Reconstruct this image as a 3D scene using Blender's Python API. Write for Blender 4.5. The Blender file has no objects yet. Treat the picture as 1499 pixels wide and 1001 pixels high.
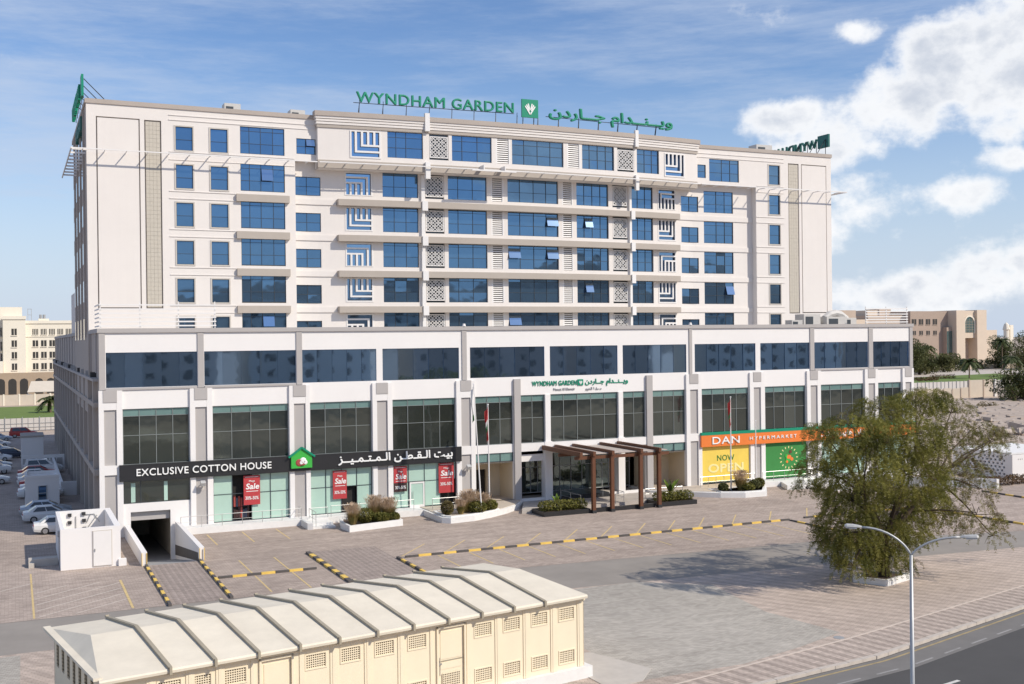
import bpy, math, random
from mathutils import Vector, Matrix
R = random.Random(7)
S = bpy.context.scene
COL = S.collection
rad = math.radians

# ------------------------------------------------------------------ camera, sky, sun, exposure
FW = Vector((0.415776, 0.909463, -0.002625)).normalized()
cam_d = bpy.data.cameras.new('camera')
cam = bpy.data.objects.new('camera', cam_d)
COL.objects.link(cam)
S.camera = cam
cam_d.sensor_width = 36.0
cam_d.lens = 36.0 * 1600.0 / 1499.0
cam_d.clip_start = 0.5
cam_d.clip_end = 9000.0
_rt = FW.cross(Vector((0, 0, 1))).normalized()
_up = _rt.cross(FW)
_c, _s = math.cos(0.0115), math.sin(0.0115)
_r3 = _rt * _c - _up * _s
_u3 = _up * _c + _rt * _s
M = Matrix((( _r3.x, _u3.x, -FW.x, 0), (_r3.y, _u3.y, -FW.y, 0), (_r3.z, _u3.z, -FW.z, 16.4), (0, 0, 0, 1)))
cam.matrix_world = M

SUN_AZ, SUN_EL = rad(41), rad(40)          # azimuth measured from the facade normal (-Y) towards +X
sdir = Vector((math.sin(SUN_AZ) * math.cos(SUN_EL), -math.cos(SUN_AZ) * math.cos(SUN_EL), math.sin(SUN_EL)))
sun_d = bpy.data.lights.new('sun', 'SUN')
sun_d.energy = 4.05
sun_d.angle = rad(0.53)
sun_d.color = (1.0, 0.915, 0.785)
sun = bpy.data.objects.new('sun', sun_d)
COL.objects.link(sun)
sun.rotation_euler = sdir.to_track_quat('Z', 'Y').to_euler()
sun.location = (60, -60, 120)

S.view_settings.view_transform = 'Standard'
S.view_settings.look = 'None'
S.view_settings.gamma = 1.0
S.view_settings.exposure = 0.06
S.view_settings.use_curve_mapping = False

world = bpy.data.worlds.new('World')
S.world = world
world.use_nodes = True


def build_world():
    nt = world.node_tree
    N, L = nt.nodes, nt.links
    N.clear()
    out = N.new('ShaderNodeOutputWorld')
    bg = N.new('ShaderNodeBackground')
    bg.inputs['Strength'].default_value = 0.132
    L.new(bg.outputs[0], out.inputs[0])
    sky = N.new('ShaderNodeTexSky')
    sky.sky_type = 'NISHITA'
    sky.sun_disc = False
    sky.sun_elevation = SUN_EL
    sky.sun_rotation = math.atan2(sdir.x, sdir.y)
    sky.air_density = 1.0
    sky.dust_density = 0.25
    sky.ozone_density = 3.0
    tc = N.new('ShaderNodeTexCoord')

    def val(x):
        return x

    def math_(op, a, b=None, c=None, clamp=False):
        n = N.new('ShaderNodeMath')
        n.operation = op
        n.use_clamp = clamp
        for i, q in enumerate((a, b, c)):
            if q is None:
                continue
            if isinstance(q, (int, float)):
                n.inputs[i].default_value = q
            else:
                L.new(q, n.inputs[i])
        return n.outputs[0]

    def smooth(x, a, b):
        n = N.new('ShaderNodeMapRange')
        n.interpolation_type = 'SMOOTHSTEP'
        n.inputs['From Min'].default_value = a
        n.inputs['From Max'].default_value = b
        L.new(x, n.inputs['Value'])
        return n.outputs[0]
    sep = N.new('ShaderNodeSeparateXYZ')
    L.new(tc.outputs['Generated'], sep.inputs[0])
    az = math_('MULTIPLY', math_('ARCTAN2', sep.outputs[1], sep.outputs[0]), 57.2958)
    el = math_('MULTIPLY', math_('ARCSINE', sep.outputs[2]), 57.2958)
    comb = N.new('ShaderNodeCombineXYZ')
    L.new(az, comb.inputs[0])
    L.new(math_('MULTIPLY', el, 1.25), comb.inputs[1])

    def noise(scale, detail, rough, vec, off=(0, 0, 0), stretch=(1, 1, 1), rot=0.0):
        mp = N.new('ShaderNodeMapping')
        mp.inputs['Location'].default_value = off
        mp.inputs['Scale'].default_value = stretch
        mp.inputs['Rotation'].default_value = (0, 0, rot)
        L.new(vec, mp.inputs[0])
        n = N.new('ShaderNodeTexNoise')
        n.inputs['Scale'].default_value = scale
        n.inputs['Detail'].default_value = detail
        n.inputs['Roughness'].default_value = rough
        L.new(mp.outputs[0], n.inputs['Vector'])
        return n.outputs[0]
    v = comb.outputs[0]
    n_big = noise(0.16, 12, 0.57, v)
    n_fine = noise(0.55, 12, 0.58, v, (31, 7, 0))
    n_puff = math_('ADD', math_('MULTIPLY', n_big, 0.62), math_('MULTIPLY', n_fine, 0.38))
    # heaps of cumulus: (azimuth, elevation, half width, half height) in degrees
    heaps = [(50.9, 10.9, 2.6, 1.5), (48.9, 9.6, 3.7, 1.8), (46.2, 11.2, 3.6, 2.7), (43.4, 13.2, 3.8, 3.0), (40.2, 11.4, 3.6, 3.4),
             (39.6, 15.0, 3.4, 2.6), (47.7, 14.9, 1.7, 0.9), (47.6, 6.5, 2.9, 2.0), (49.6, 5.0, 2.4, 1.7), (43.1, 6.9, 2.1, 1.5),
             (41.0, 8.3, 3.4, 0.8), (44.8, 1.9, 6.5, 1.6), (39.8, 2.6, 4.5, 1.9), (33, 8, 5, 3), (25, 13, 8, 4), (12, 7, 9, 3),
             (-20, 12, 14, 5), (-60, 9, 12, 3), (120, 12, 10, 3), (160, 18, 12, 5), (-120, 14, 14, 4)]
    tot = None
    for (a, e, ra, re) in heaps:
        dx = math_('DIVIDE', math_('SUBTRACT', az, a), ra)
        dy = math_('DIVIDE', math_('SUBTRACT', el, e), re)
        d2 = math_('ADD', math_('MULTIPLY', dx, dx), math_('MULTIPLY', dy, dy))
        g = math_('POWER', 2.718, math_('MULTIPLY', d2, -0.9))
        tot = g if tot is None else math_('MAXIMUM', tot, g)
    dens = math_('ADD', math_('MULTIPLY', tot, 0.62), math_('MULTIPLY', math_('SUBTRACT', n_puff, 0.5), 2.0))
    cum = smooth(dens, 0.22, 0.58)
    core = smooth(dens, 0.42, 0.85)
    # thin high streaks
    n_ci = noise(0.055, 10, 0.66, v, (3, 11, 0), (0.5, 2.4, 1), 0.5)
    n_ci2 = noise(0.2, 9, 0.68, v, (13, 1, 0), (0.35, 2.0, 1), 0.6)
    ci = math_('MULTIPLY', smooth(math_('ADD', math_('MULTIPLY', n_ci, 0.7), math_('MULTIPLY', n_ci2, 0.3)), 0.40, 0.64), 0.68)
    lowveil = math_('MULTIPLY', math_('SUBTRACT', 1.0, smooth(el, -1.0, 15.0)), 0.95)
    thin = math_('MAXIMUM', ci, lowveil)

    def mix(f, a, b):
        m = N.new('ShaderNodeMix')
        m.data_type = 'RGBA'
        L.new(f, m.inputs[0])
        for sock, q in ((m.inputs[6], a), (m.inputs[7], b)):
            if isinstance(q, tuple):
                sock.default_value = q
            else:
                L.new(q, sock)
        return m.outputs[2]
    hs = N.new('ShaderNodeHueSaturation')
    hs.inputs['Saturation'].default_value = 1.12
    hs.inputs['Hue'].default_value = 0.508
    L.new(sky.outputs[0], hs.inputs['Color'])
    c1 = mix(thin, hs.outputs[0], (4.15, 4.8, 5.95, 1))
    ccol = mix(math_('MULTIPLY', core, smooth(n_big, 0.36, 0.6)), (7.3, 7.35, 7.45, 1), (4.5, 4.85, 5.5, 1))
    c2 = mix(math_('MULTIPLY', cum, 0.96), c1, ccol)
    L.new(c2, bg.inputs['Color'])


build_world()

# ------------------------------------------------------------------ helpers
MATS = {}


def mat(name, col, rough=0.8, var=0.06, scale=1.5, metal=0.0, bump=0.0, spec=0.5, bscale=None, emis=None, rvar=0.0, streak=0.0):
    """procedural surface: base colour with two scales of noise, optional streaks and fine relief"""
    m = bpy.data.materials.new(name)
    m.use_nodes = True
    nt = m.node_tree
    N, L = nt.nodes, nt.links
    b = N['Principled BSDF']
    b.inputs['Roughness'].default_value = rough
    b.inputs['Metallic'].default_value = metal
    b.inputs['Specular IOR Level'].default_value = spec
    b.inputs['Base Color'].default_value = (*col, 1)
    tc = N.new('ShaderNodeTexCoord')
    if var > 0:
        n1 = N.new('ShaderNodeTexNoise')
        n1.inputs['Scale'].default_value = scale
        n1.inputs['Detail'].default_value = 6
        n1.inputs['Roughness'].default_value = 0.65
        L.new(tc.outputs['Object'], n1.inputs['Vector'])
        src = n1.outputs[0]
        if streak > 0:
            mp = N.new('ShaderNodeMapping')
            mp.inputs['Scale'].default_value = (2.2, 2.2, 0.12)
            L.new(tc.outputs['Object'], mp.inputs[0])
            n2 = N.new('ShaderNodeTexNoise')
            n2.inputs['Scale'].default_value = 1.1
            n2.inputs['Detail'].default_value = 5
            L.new(mp.outputs[0], n2.inputs['Vector'])
            mx = N.new('ShaderNodeMath')
            mx.operation = 'MULTIPLY_ADD'
            mx.inputs[1].default_value = streak
            L.new(n2.outputs[0], mx.inputs[0])
            L.new(n1.outputs[0], mx.inputs[2])
            src = mx.outputs[0]
        mr = N.new('ShaderNodeMapRange')
        mr.inputs['From Min'].default_value = 0.25
        mr.inputs['From Max'].default_value = 0.75 + streak
        mr.inputs['To Min'].default_value = 1 - var
        mr.inputs['To Max'].default_value = 1 + var
        L.new(src, mr.inputs['Value'])
        vm = N.new('ShaderNodeVectorMath')
        vm.operation = 'SCALE'
        vm.inputs[0].default_value = col
        L.new(mr.outputs[0], vm.inputs['Scale'])
        oi = N.new('ShaderNodeObjectInfo')
        if rvar > 0:
            mr2 = N.new('ShaderNodeMapRange')
            mr2.inputs['To Min'].default_value = 1 - rvar
            mr2.inputs['To Max'].default_value = 1 + rvar
            L.new(oi.outputs['Random'], mr2.inputs['Value'])
            vm2 = N.new('ShaderNodeVectorMath')
            vm2.operation = 'SCALE'
            L.new(vm.outputs[0], vm2.inputs[0])
            L.new(mr2.outputs[0], vm2.inputs['Scale'])
            vm = vm2
        L.new(vm.outputs[0], b.inputs['Base Color'])
    if bump > 0:
        n3 = N.new('ShaderNodeTexNoise')
        n3.inputs['Scale'].default_value = bscale or scale * 8
        n3.inputs['Detail'].default_value = 5
        L.new(tc.outputs['Object'], n3.inputs['Vector'])
        bp = N.new('ShaderNodeBump')
        bp.inputs['Strength'].default_value = bump
        bp.inputs['Distance'].default_value = 0.03
        L.new(n3.outputs[0], bp.inputs['Height'])
        L.new(bp.outputs[0], b.inputs['Normal'])
    MATS[name] = m
    return m


def paver_mat(name, col, bw=0.4, bh=0.2, rot=0.0, var=0.14, stripe=0.0, stripe_w=0.8, srot=0.0, stain=0.12):
    """block paving: jointed blocks with tone per block, broad stains, optional darker courses"""
    m = bpy.data.materials.new(name)
    m.use_nodes = True
    nt = m.node_tree
    N, L = nt.nodes, nt.links
    b = N['Principled BSDF']
    b.inputs['Roughness'].default_value = 0.85
    b.inputs['Specular IOR Level'].default_value = 0.25
    tc = N.new('ShaderNodeTexCoord')
    mp = N.new('ShaderNodeMapping')
    mp.inputs['Rotation'].default_value = (0, 0, rot)
    L.new(tc.outputs['Object'], mp.inputs[0])
    br = N.new('ShaderNodeTexBrick')
    br.inputs['Scale'].default_value = 1.0
    br.inputs['Brick Width'].default_value = bw
    br.inputs['Row Height'].default_value = bh
    br.inputs['Mortar Size'].default_value = 0.012
    br.inputs['Color1'].default_value = (*[c * (1 - var) for c in col], 1)
    br.inputs['Color2'].default_value = (*[c * (1 + var) for c in col], 1)
    br.inputs['Mortar'].default_value = (*[c * 0.62 for c in col], 1)
    L.new(mp.outputs[0], br.inputs['Vector'])
    fac = None
    for sc, amt, st, off in ((0.09, stain, (1, 1, 1), 0), (0.5, stain * 0.7, (1, 1, 1), 20), (0.7, stain * 0.8, (0.12, 1.6, 1), 50), (4.0, 0.05, (1, 1, 1), 9)):
        m2 = N.new('ShaderNodeMapping')
        m2.inputs['Scale'].default_value = st
        m2.inputs['Location'].default_value = (off, off, 0)
        L.new(tc.outputs['Object'], m2.inputs[0])
        n = N.new('ShaderNodeTexNoise')
        n.inputs['Scale'].default_value = sc
        n.inputs['Detail'].default_value = 7
        n.inputs['Roughness'].default_value = 0.65
        L.new(m2.outputs[0], n.inputs['Vector'])
        r = N.new('ShaderNodeMapRange')
        r.inputs['From Min'].default_value = 0.28
        r.inputs['From Max'].default_value = 0.72
        r.inputs['To Min'].default_value = 1 - amt
        r.inputs['To Max'].default_value = 1 + amt
        L.new(n.outputs[0], r.inputs['Value'])
        if fac is None:
            fac = r.outputs[0]
        else:
            k = N.new('ShaderNodeMath')
            k.operation = 'MULTIPLY'
            L.new(fac, k.inputs[0])
            L.new(r.outputs[0], k.inputs[1])
            fac = k.outputs[0]
    sp = N.new('ShaderNodeTexNoise')
    sp.inputs['Scale'].default_value = 0.55
    sp.inputs['Detail'].default_value = 5
    sp.inputs['Roughness'].default_value = 0.7
    m4 = N.new('ShaderNodeMapping')
    m4.inputs['Location'].default_value = (71, 33, 0)
    m4.inputs['Scale'].default_value = (0.7, 1.3, 1)
    L.new(tc.outputs['Object'], m4.inputs[0])
    L.new(m4.outputs[0], sp.inputs['Vector'])
    r4 = N.new('ShaderNodeMapRange')
    r4.inputs['From Min'].default_value = 0.6
    r4.inputs['From Max'].default_value = 0.74
    r4.inputs['To Min'].default_value = 1.0
    r4.inputs['To Max'].default_value = 0.8
    L.new(sp.outputs[0], r4.inputs['Value'])
    k4 = N.new('ShaderNodeMath')
    k4.operation = 'MULTIPLY'
    L.new(fac, k4.inputs[0])
    L.new(r4.outputs[0], k4.inputs[1])
    fac = k4.outputs[0]
    if stripe > 0:
        m3 = N.new('ShaderNodeMapping')
        m3.inputs['Rotation'].default_value = (0, 0, srot)
        L.new(tc.outputs['Object'], m3.inputs[0])
        w = N.new('ShaderNodeTexWave')
        w.inputs['Scale'].default_value = 0.314 / stripe_w
        w.inputs['Distortion'].default_value = 0.6
        w.inputs['Detail'].default_value = 2
        w.inputs['Detail Scale'].default_value = 4
        L.new(m3.outputs[0], w.inputs['Vector'])
        r = N.new('ShaderNodeMapRange')
        r.inputs['From Min'].default_value = 0.3
        r.inputs['From Max'].default_value = 0.7
        r.inputs['To Min'].default_value = 1 - stripe
        r.inputs['To Max'].default_value = 1 + stripe * 0.5
        L.new(w.outputs['Fac'], r.inputs['Value'])
        k = N.new('ShaderNodeMath')
        k.operation = 'MULTIPLY'
        L.new(fac, k.inputs[0])
        L.new(r.outputs[0], k.inputs[1])
        fac = k.outputs[0]
    vm = N.new('ShaderNodeVectorMath')
    vm.operation = 'SCALE'
    L.new(br.outputs['Color'], vm.inputs[0])
    L.new(fac, vm.inputs['Scale'])
    L.new(vm.outputs[0], b.inputs['Base Color'])
    bp = N.new('ShaderNodeBump')
    bp.inputs['Strength'].default_value = 0.35
    bp.inputs['Distance'].default_value = 0.01
    bp.invert = True
    L.new(br.outputs['Fac'], bp.inputs['Height'])
    L.new(bp.outputs[0], b.inputs['Normal'])
    MATS[name] = m
    return m


def glass_mat(name, col, metal=1.0, rough=0.03, rvar=0.12, wob=0.006):
    """mirror-coated facade glass: tinted reflection with a slight waviness from pane to pane"""
    m = mat(name, col, rough=rough, var=0.05, scale=0.7, metal=metal, rvar=rvar)
    nt = m.node_tree
    N, L = nt.nodes, nt.links
    tc = N.new('ShaderNodeTexCoord')
    n = N.new('ShaderNodeTexNoise')
    n.inputs['Scale'].default_value = 0.9
    n.inputs['Detail'].default_value = 1
    L.new(tc.outputs['Object'], n.inputs['Vector'])
    bp = N.new('ShaderNodeBump')
    bp.inputs['Strength'].default_value = 1.0
    bp.inputs['Distance'].default_value = wob
    L.new(n.outputs[0], bp.inputs['Height'])
    L.new(bp.outputs[0], N['Principled BSDF'].inputs['Normal'])
    return m


def leaf_mat(name, c1, c2, scale=0.6, trans=0.25):
    m = bpy.data.materials.new(name)
    m.use_nodes = True
    nt = m.node_tree
    N, L = nt.nodes, nt.links
    b = N['Principled BSDF']
    b.inputs['Roughness'].default_value = 0.6
    b.inputs['Specular IOR Level'].default_value = 0.25
    tc = N.new('ShaderNodeTexCoord')
    n = N.new('ShaderNodeTexNoise')
    n.inputs['Scale'].default_value = scale
    n.inputs['Detail'].default_value = 4
    L.new(tc.outputs['Object'], n.inputs['Vector'])
    r = N.new('ShaderNodeValToRGB')
    r.color_ramp.elements[0].position = 0.36
    r.color_ramp.elements[1].position = 0.64
    r.color_ramp.elements[0].color = (*c1, 1)
    r.color_ramp.elements[1].color = (*c2, 1)
    L.new(n.outputs[0], r.inputs[0])
    L.new(r.outputs[0], b.inputs['Base Color'])
    tr = N.new('ShaderNodeBsdfTranslucent')
    L.new(r.outputs[0], tr.inputs['Color'])
    mx = N.new('ShaderNodeMixShader')
    mx.inputs[0].default_value = trans
    L.new(b.outputs[0], mx.inputs[1])
    L.new(tr.outputs[0], mx.inputs[2])
    L.new(mx.outputs[0], N['Material Output'].inputs[0])
    MATS[name] = m
    return m


BULGE_C, BULGE_H, BULGE = 50.4, 22.6, 1.15


def bendy(x):
    s = (x - BULGE_C) / BULGE_H
    return -BULGE * (1 - s * s) if abs(s) < 1 else 0.0


ROOTS = {}


class MB:
    def __init__(s):
        s.v, s.f, s.m = [], [], []

    def poly(s, pts, mi=0):
        n = len(s.v)
        s.v.extend([tuple(p) for p in pts])
        s.f.append(tuple(range(n, n + len(pts))))
        s.m.append(mi)
        return s

    def box(s, x0, x1, y0, y1, z0, z1, mi=0, seg=None):
        if x1 < x0:
            x0, x1 = x1, x0
        if y1 < y0:
            y0, y1 = y1, y0
        if z1 < z0:
            z0, z1 = z1, z0
        k = 1 if not seg else max(1, int(math.ceil((x1 - x0) / seg)))
        n = len(s.v)
        for i in range(k + 1):
            x = x0 + (x1 - x0) * i / k
            s.v += [(x, y0, z0), (x, y1, z0), (x, y1, z1), (x, y0, z1)]
        for i in range(k):
            a = n + 4 * i
            c = a + 4
            for q in ((a, c, c + 3, a + 3), (a + 3, c + 3, c + 2, a + 2), (a + 2, c + 2, c + 1, a + 1), (a + 1, c + 1, c, a)):
                s.f.append(q)
                s.m.append(mi)
        e = n + 4 * k
        s.f += [(n, n + 3, n + 2, n + 1), (e, e + 1, e + 2, e + 3)]
        s.m += [mi, mi]
        return s

    def prism(s, pts, z0, z1, mi=0):
        """vertical prism over a plan outline given anticlockwise"""
        n = len(s.v)
        k = len(pts)
        s.v += [(p[0], p[1], z0) for p in pts] + [(p[0], p[1], z1) for p in pts]
        s.f += [tuple(range(n + k - 1, n - 1, -1)), tuple(range(n + k, n + 2 * k))]
        s.m += [mi, mi]
        for i in range(k):
            j = (i + 1) % k
            s.f.append((n + i, n + j, n + k + j, n + k + i))
            s.m.append(mi)
        return s

    def obox(s, c, ax, ay, az, mi=0):
        """oriented box: centre and three half-axis vectors"""
        c, ax, ay, az = Vector(c), Vector(ax), Vector(ay), Vector(az)
        n = len(s.v)
        for sx in (-1, 1):
            for sy in (-1, 1):
                for sz in (-1, 1):
                    s.v.append(tuple(c + ax * sx + ay * sy + az * sz))
        for q in ((0, 1, 3, 2), (4, 6, 7, 5), (0, 4, 5, 1), (2, 3, 7, 6), (0, 2, 6, 4), (1, 5, 7, 3)):
            s.f.append(tuple(n + i for i in q))
            s.m.append(mi)
        return s

    def bar(s, a, b, w, h=None, mi=0):
        """square bar from a to b"""
        a, b = Vector(a), Vector(b)
        d = b - a
        if d.length < 1e-6:
            return s
        t = d.normalized()
        ref = Vector((0, 0, 1)) if abs(t.z) < 0.95 else Vector((1, 0, 0))
        p = t.cross(ref).normalized()
        q = p.cross(t)
        return s.obox((a + b) / 2, t * (d.length / 2), p * (w / 2), q * ((h or w) / 2), mi)

    def tube(s, pts, r, n=7, mi=0, cap=True):
        pts = [Vector(p) for p in pts]
        rs = r if isinstance(r, (list, tuple)) else [r] * len(pts)
        base = len(s.v)
        for i, p in enumerate(pts):
            t = (pts[min(i + 1, len(pts) - 1)] - pts[max(i - 1, 0)]).normalized()
            ref = Vector((0, 0, 1)) if abs(t.z) < 0.9 else Vector((1, 0, 0))
            a = t.cross(ref).normalized()
            b = a.cross(t)
            for k in range(n):
                th = 2 * math.pi * k / n
                s.v.append(tuple(p + (a * math.cos(th) + b * math.sin(th)) * rs[i]))
        for i in range(len(pts) - 1):
            for k in range(n):
                k2 = (k + 1) % n
                s.f.append((base + i * n + k, base + i * n + k2, base + (i + 1) * n + k2, base + (i + 1) * n + k))
                s.m.append(mi)
        if cap:
            s.f.append(tuple(base + k for k in range(n - 1, -1, -1)))
            s.f.append(tuple(base + (len(pts) - 1) * n + k for k in range(n)))
            s.m += [mi, mi]
        return s

    def wall(s, x0, x1, z0, z1, y, holes, depth=0.25, mi=0, seg=None):
        """wall face in the plane Y=y with openings (x0,x1,z0,z1) and their reveals"""
        xs = {x0, x1}
        zs = {z0, z1}
        hs = []
        for h in holes:
            a, b, c, d = max(h[0], x0), min(h[1], x1), max(h[2], z0), min(h[3], z1)
            if b - a > 1e-4 and d - c > 1e-4:
                hs.append((a, b, c, d))
                xs |= {a, b}
                zs |= {c, d}
        if seg:
            k = int((x1 - x0) / seg)
            xs |= {x0 + (x1 - x0) * i / (k + 1) for i in range(1, k + 1)}
        xs, zs = sorted(xs), sorted(zs)
        for j in range(len(zs) - 1):
            zc = (zs[j] + zs[j + 1]) / 2
            for i in range(len(xs) - 1):
                xc = (xs[i] + xs[i + 1]) / 2
                if any(h[0] < xc < h[1] and h[2] < zc < h[3] for h in hs):
                    continue
                s.poly([(xs[i], y, zs[j]), (xs[i + 1], y, zs[j]), (xs[i + 1], y, zs[j + 1]), (xs[i], y, zs[j + 1])], mi)
        for (a, b, c, d) in hs:
            yy = y + depth
            s.poly([(a, y, c), (a, y, d), (a, yy, d), (a, yy, c)], mi)
            s.poly([(b, y, c), (b, yy, c), (b, yy, d), (b, y, d)], mi)
            s.poly([(a, y, c), (a, yy, c), (b, yy, c), (b, y, c)], mi)
            s.poly([(a, y, d), (b, y, d), (b, yy, d), (a, yy, d)], mi)
        return s

    def build(s, name, mats, parent=None, bend=False, local=False, smooth=False, kind=None):
        if bend:
            s.v = [(x, y + bendy(x), z) for (x, y, z) in s.v]
        me = bpy.data.meshes.new(name)
        me.from_pydata(s.v, [], s.f)
        if not isinstance(mats, (list, tuple)):
            mats = [mats]
        for q in mats:
            me.materials.append(MATS[q] if isinstance(q, str) else q)
        if len(mats) > 1:
            me.polygons.foreach_set('material_index', s.m)
        if smooth:
            me.polygons.foreach_set('use_smooth', [True] * len(me.polygons))
        me.update()
        return link(me, name, parent, local, kind)


def link(me, name, parent=None, local=False, kind=None):
    o = bpy.data.objects.new(name, me)
    COL.objects.link(o)
    if parent is not None:
        o.parent = parent
        if not local:
            off = Vector(ROOTS.get(parent.name, (0, 0, 0)))
            o.matrix_parent_inverse = Matrix.Translation(-off)
    if kind:
        o['kind'] = kind
    return o


def tag(o, label, cat, group=None):
    o['label'] = label
    o['category'] = cat
    if group:
        o['group'] = group
    return o


def thing(name, label, cat, loc=(0, 0, 0), rotz=0.0, group=None):
    o = bpy.data.objects.new(name, None)
    COL.objects.link(o)
    o.empty_display_size = 0.3
    o.location = loc
    o.rotation_euler = (0, 0, rotz)
    ROOTS[o.name] = tuple(loc)
    return tag(o, label, cat, group)


def copy_tree(o, parent=None):
    c = o.copy()
    COL.objects.link(c)
    if parent is not None:
        c.parent = parent
    for ch in list(o.children):
        copy_tree(ch, c)
    return c


def struct(name, mb, m):
    return mb.build(name, m, kind='structure')


def text_mesh(body, size, depth, weight=0.0, spacing=1.0, align='LEFT'):
    cu = bpy.data.curves.new('lettering', 'FONT')
    cu.body = body
    cu.size = size
    cu.extrude = depth / 2
    cu.space_character = spacing
    cu.align_x = align
    cu.resolution_u = 4
    o = bpy.data.objects.new('lettering', cu)
    COL.objects.link(o)
    dg = bpy.context.evaluated_depsgraph_get()
    dg.update()
    me = bpy.data.meshes.new_from_object(o.evaluated_get(dg))
    bpy.data.objects.remove(o)
    o = bpy.data.objects.new('lettering', me)
    COL.objects.link(o)
    rm = o.modifiers.new('remesh', 'REMESH')
    rm.mode = 'VOXEL'
    rm.voxel_size = 0.015 * size
    if weight > 0:
        dp = o.modifiers.new('bolder', 'DISPLACE')
        dp.strength = weight * size
        dp.mid_level = 0.0
        r2 = o.modifiers.new('remesh', 'REMESH')
        r2.mode = 'VOXEL'
        r2.voxel_size = 0.015 * size
    dc = o.modifiers.new('decimate', 'DECIMATE')
    dc.decimate_type = 'DISSOLVE'
    dc.angle_limit = rad(12)
    dg = bpy.context.evaluated_depsgraph_get()
    dg.update()
    m2 = bpy.data.meshes.new_from_object(o.evaluated_get(dg))
    bpy.data.objects.remove(o)
    bpy.data.meshes.remove(me)
    return m2


def islands(me):
    n = len(me.vertices)
    par = list(range(n))

    def find(a):
        while par[a] != a:
            par[a] = par[par[a]]
            a = par[a]
        return a
    for e in me.edges:
        a, b = find(e.vertices[0]), find(e.vertices[1])
        if a != b:
            par[a] = b
    g = {}
    for p in me.polygons:
        g.setdefault(find(p.vertices[0]), []).append(p)
    return g


def lettering(parent, body, origin, xdir, zdir, width, height, depth, m, weight=0.0, spacing=1.0, split=False, name='letter', shear=0.0):
    """text fitted into width x height, standing in the plane of xdir and zdir; overlapping joins are staggered in depth"""
    me = text_mesh(body, 1.0, 0.1, weight, spacing)
    xs = [v.co.x for v in me.vertices]
    ys = [v.co.y for v in me.vertices]
    x0, x1, y0, y1 = min(xs), max(xs), min(ys), max(ys)
    X, Z = Vector(xdir).normalized(), Vector(zdir).normalized()
    Y = X.cross(Z)          # out of the face
    O = Vector(origin)
    gi = islands(me)
    order = sorted(gi.values(), key=lambda ps: min(me.vertices[i].co.x for p in ps for i in p.vertices))
    outs = []
    mb = MB()
    for k, ps in enumerate(order):
        if split:
            mb = MB()
        mp = {}
        for p in ps:
            for i in p.vertices:
                if i not in mp:
                    c = me.vertices[i].co
                    u = (c.x - x0) / (x1 - x0) * width + shear * (c.y - y0)
                    w = (c.y - y0) / (y1 - y0) * height
                    d = (0.5 + c.z / 0.1) * depth + (k % 7) * 0.003
                    mp[i] = len(mb.v)
                    mb.v.append(tuple(O + X * u + Z * w + Y * d))
        for p in ps:
            mb.f.append(tuple(mp[i] for i in p.vertices))
            mb.m.append(0)
        if split:
            outs.append(mb.build(name, m, parent))
    if not split:
        outs.append(mb.build(name, m, parent))
    bpy.data.meshes.remove(me)
    return outs


# ------------------------------------------------------------------ materials
mat('flank_shade_plaster', (0.42, 0.375, 0.335), 0.85, 0.05, 0.35, bump=0.08, bscale=6, streak=0.3)  # plaster darkened towards taupe: the flank's shade is put into its colour
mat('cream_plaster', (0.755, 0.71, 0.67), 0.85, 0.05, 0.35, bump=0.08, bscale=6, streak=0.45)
mat('white_plaster', (0.79, 0.765, 0.745), 0.8, 0.03, 0.4, bump=0.06, bscale=7, streak=0.2)
mat('grey_plaster', (0.43, 0.405, 0.39), 0.85, 0.05, 0.5, bump=0.06, bscale=7, streak=0.25)
mat('band_plaster', (0.44, 0.39, 0.34), 0.85, 0.06, 0.5, bump=0.06, bscale=7, streak=0.3)
mat('cap_stone', (0.43, 0.375, 0.33), 0.85, 0.06, 0.6)
mat('beige_tile', (0.53, 0.485, 0.41), 0.7, 0.07, 3.0)
mat('beige_wall', (0.58, 0.50, 0.38), 0.8, 0.04, 0.8)
mat('groove_paint', (0.30, 0.27, 0.25), 0.9, 0.05, 2)
mat('white_metal', (0.78, 0.76, 0.74), 0.5, 0.02, 2)
mat('cream_frame', (0.55, 0.51, 0.46), 0.6, 0.03, 2)
mat('dark_frame', (0.05, 0.06, 0.07), 0.45, 0.05, 2)
mat('steel', (0.48, 0.48, 0.47), 0.4, 0.05, 2, metal=0.7)
mat('mullion', (0.20, 0.22, 0.215), 0.5, 0.06, 2)
mat('grey_metal', (0.33, 0.34, 0.35), 0.5, 0.06, 2)
mat('dark_metal', (0.03, 0.03, 0.032), 0.5, 0.1, 2)
glass_mat('blue_glass', (0.12, 0.225, 0.365), metal=0.85, rvar=0.06, wob=0.003)
glass_mat('navy_glass', (0.20, 0.315, 0.47), metal=0.93, rvar=0.2, wob=0.0025)
glass_mat('smoke_glass', (0.12, 0.138, 0.13), metal=0.8, rough=0.07, rvar=0.22, wob=0.008)
glass_mat('spandrel_glass', (0.26, 0.42, 0.40), metal=0.55, rough=0.15, rvar=0.06)
glass_mat('lobby_glass', (0.14, 0.17, 0.165), metal=0.85, rough=0.05, rvar=0.2, wob=0.01)
mat('film_glass', (0.43, 0.60, 0.515), 0.12, 0.05, 0.8, spec=0.6, rvar=0.06)
mat('dark_interior', (0.018, 0.016, 0.015), 0.8, 0.3, 2)
mat('sash_glass', (0.30, 0.43, 0.58), 0.06, 0.03, 1, metal=0.9)
mat('black_sign', (0.022, 0.022, 0.024), 0.4, 0.08, 1)
mat('sign_white', (0.82, 0.82, 0.80), 0.5, 0.01, 1)
mat('sign_green', (0.0, 0.25, 0.14), 0.45, 0.04, 1)
mat('sign_green_dark', (0.01, 0.12, 0.10), 0.5, 0.04, 1)
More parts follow.
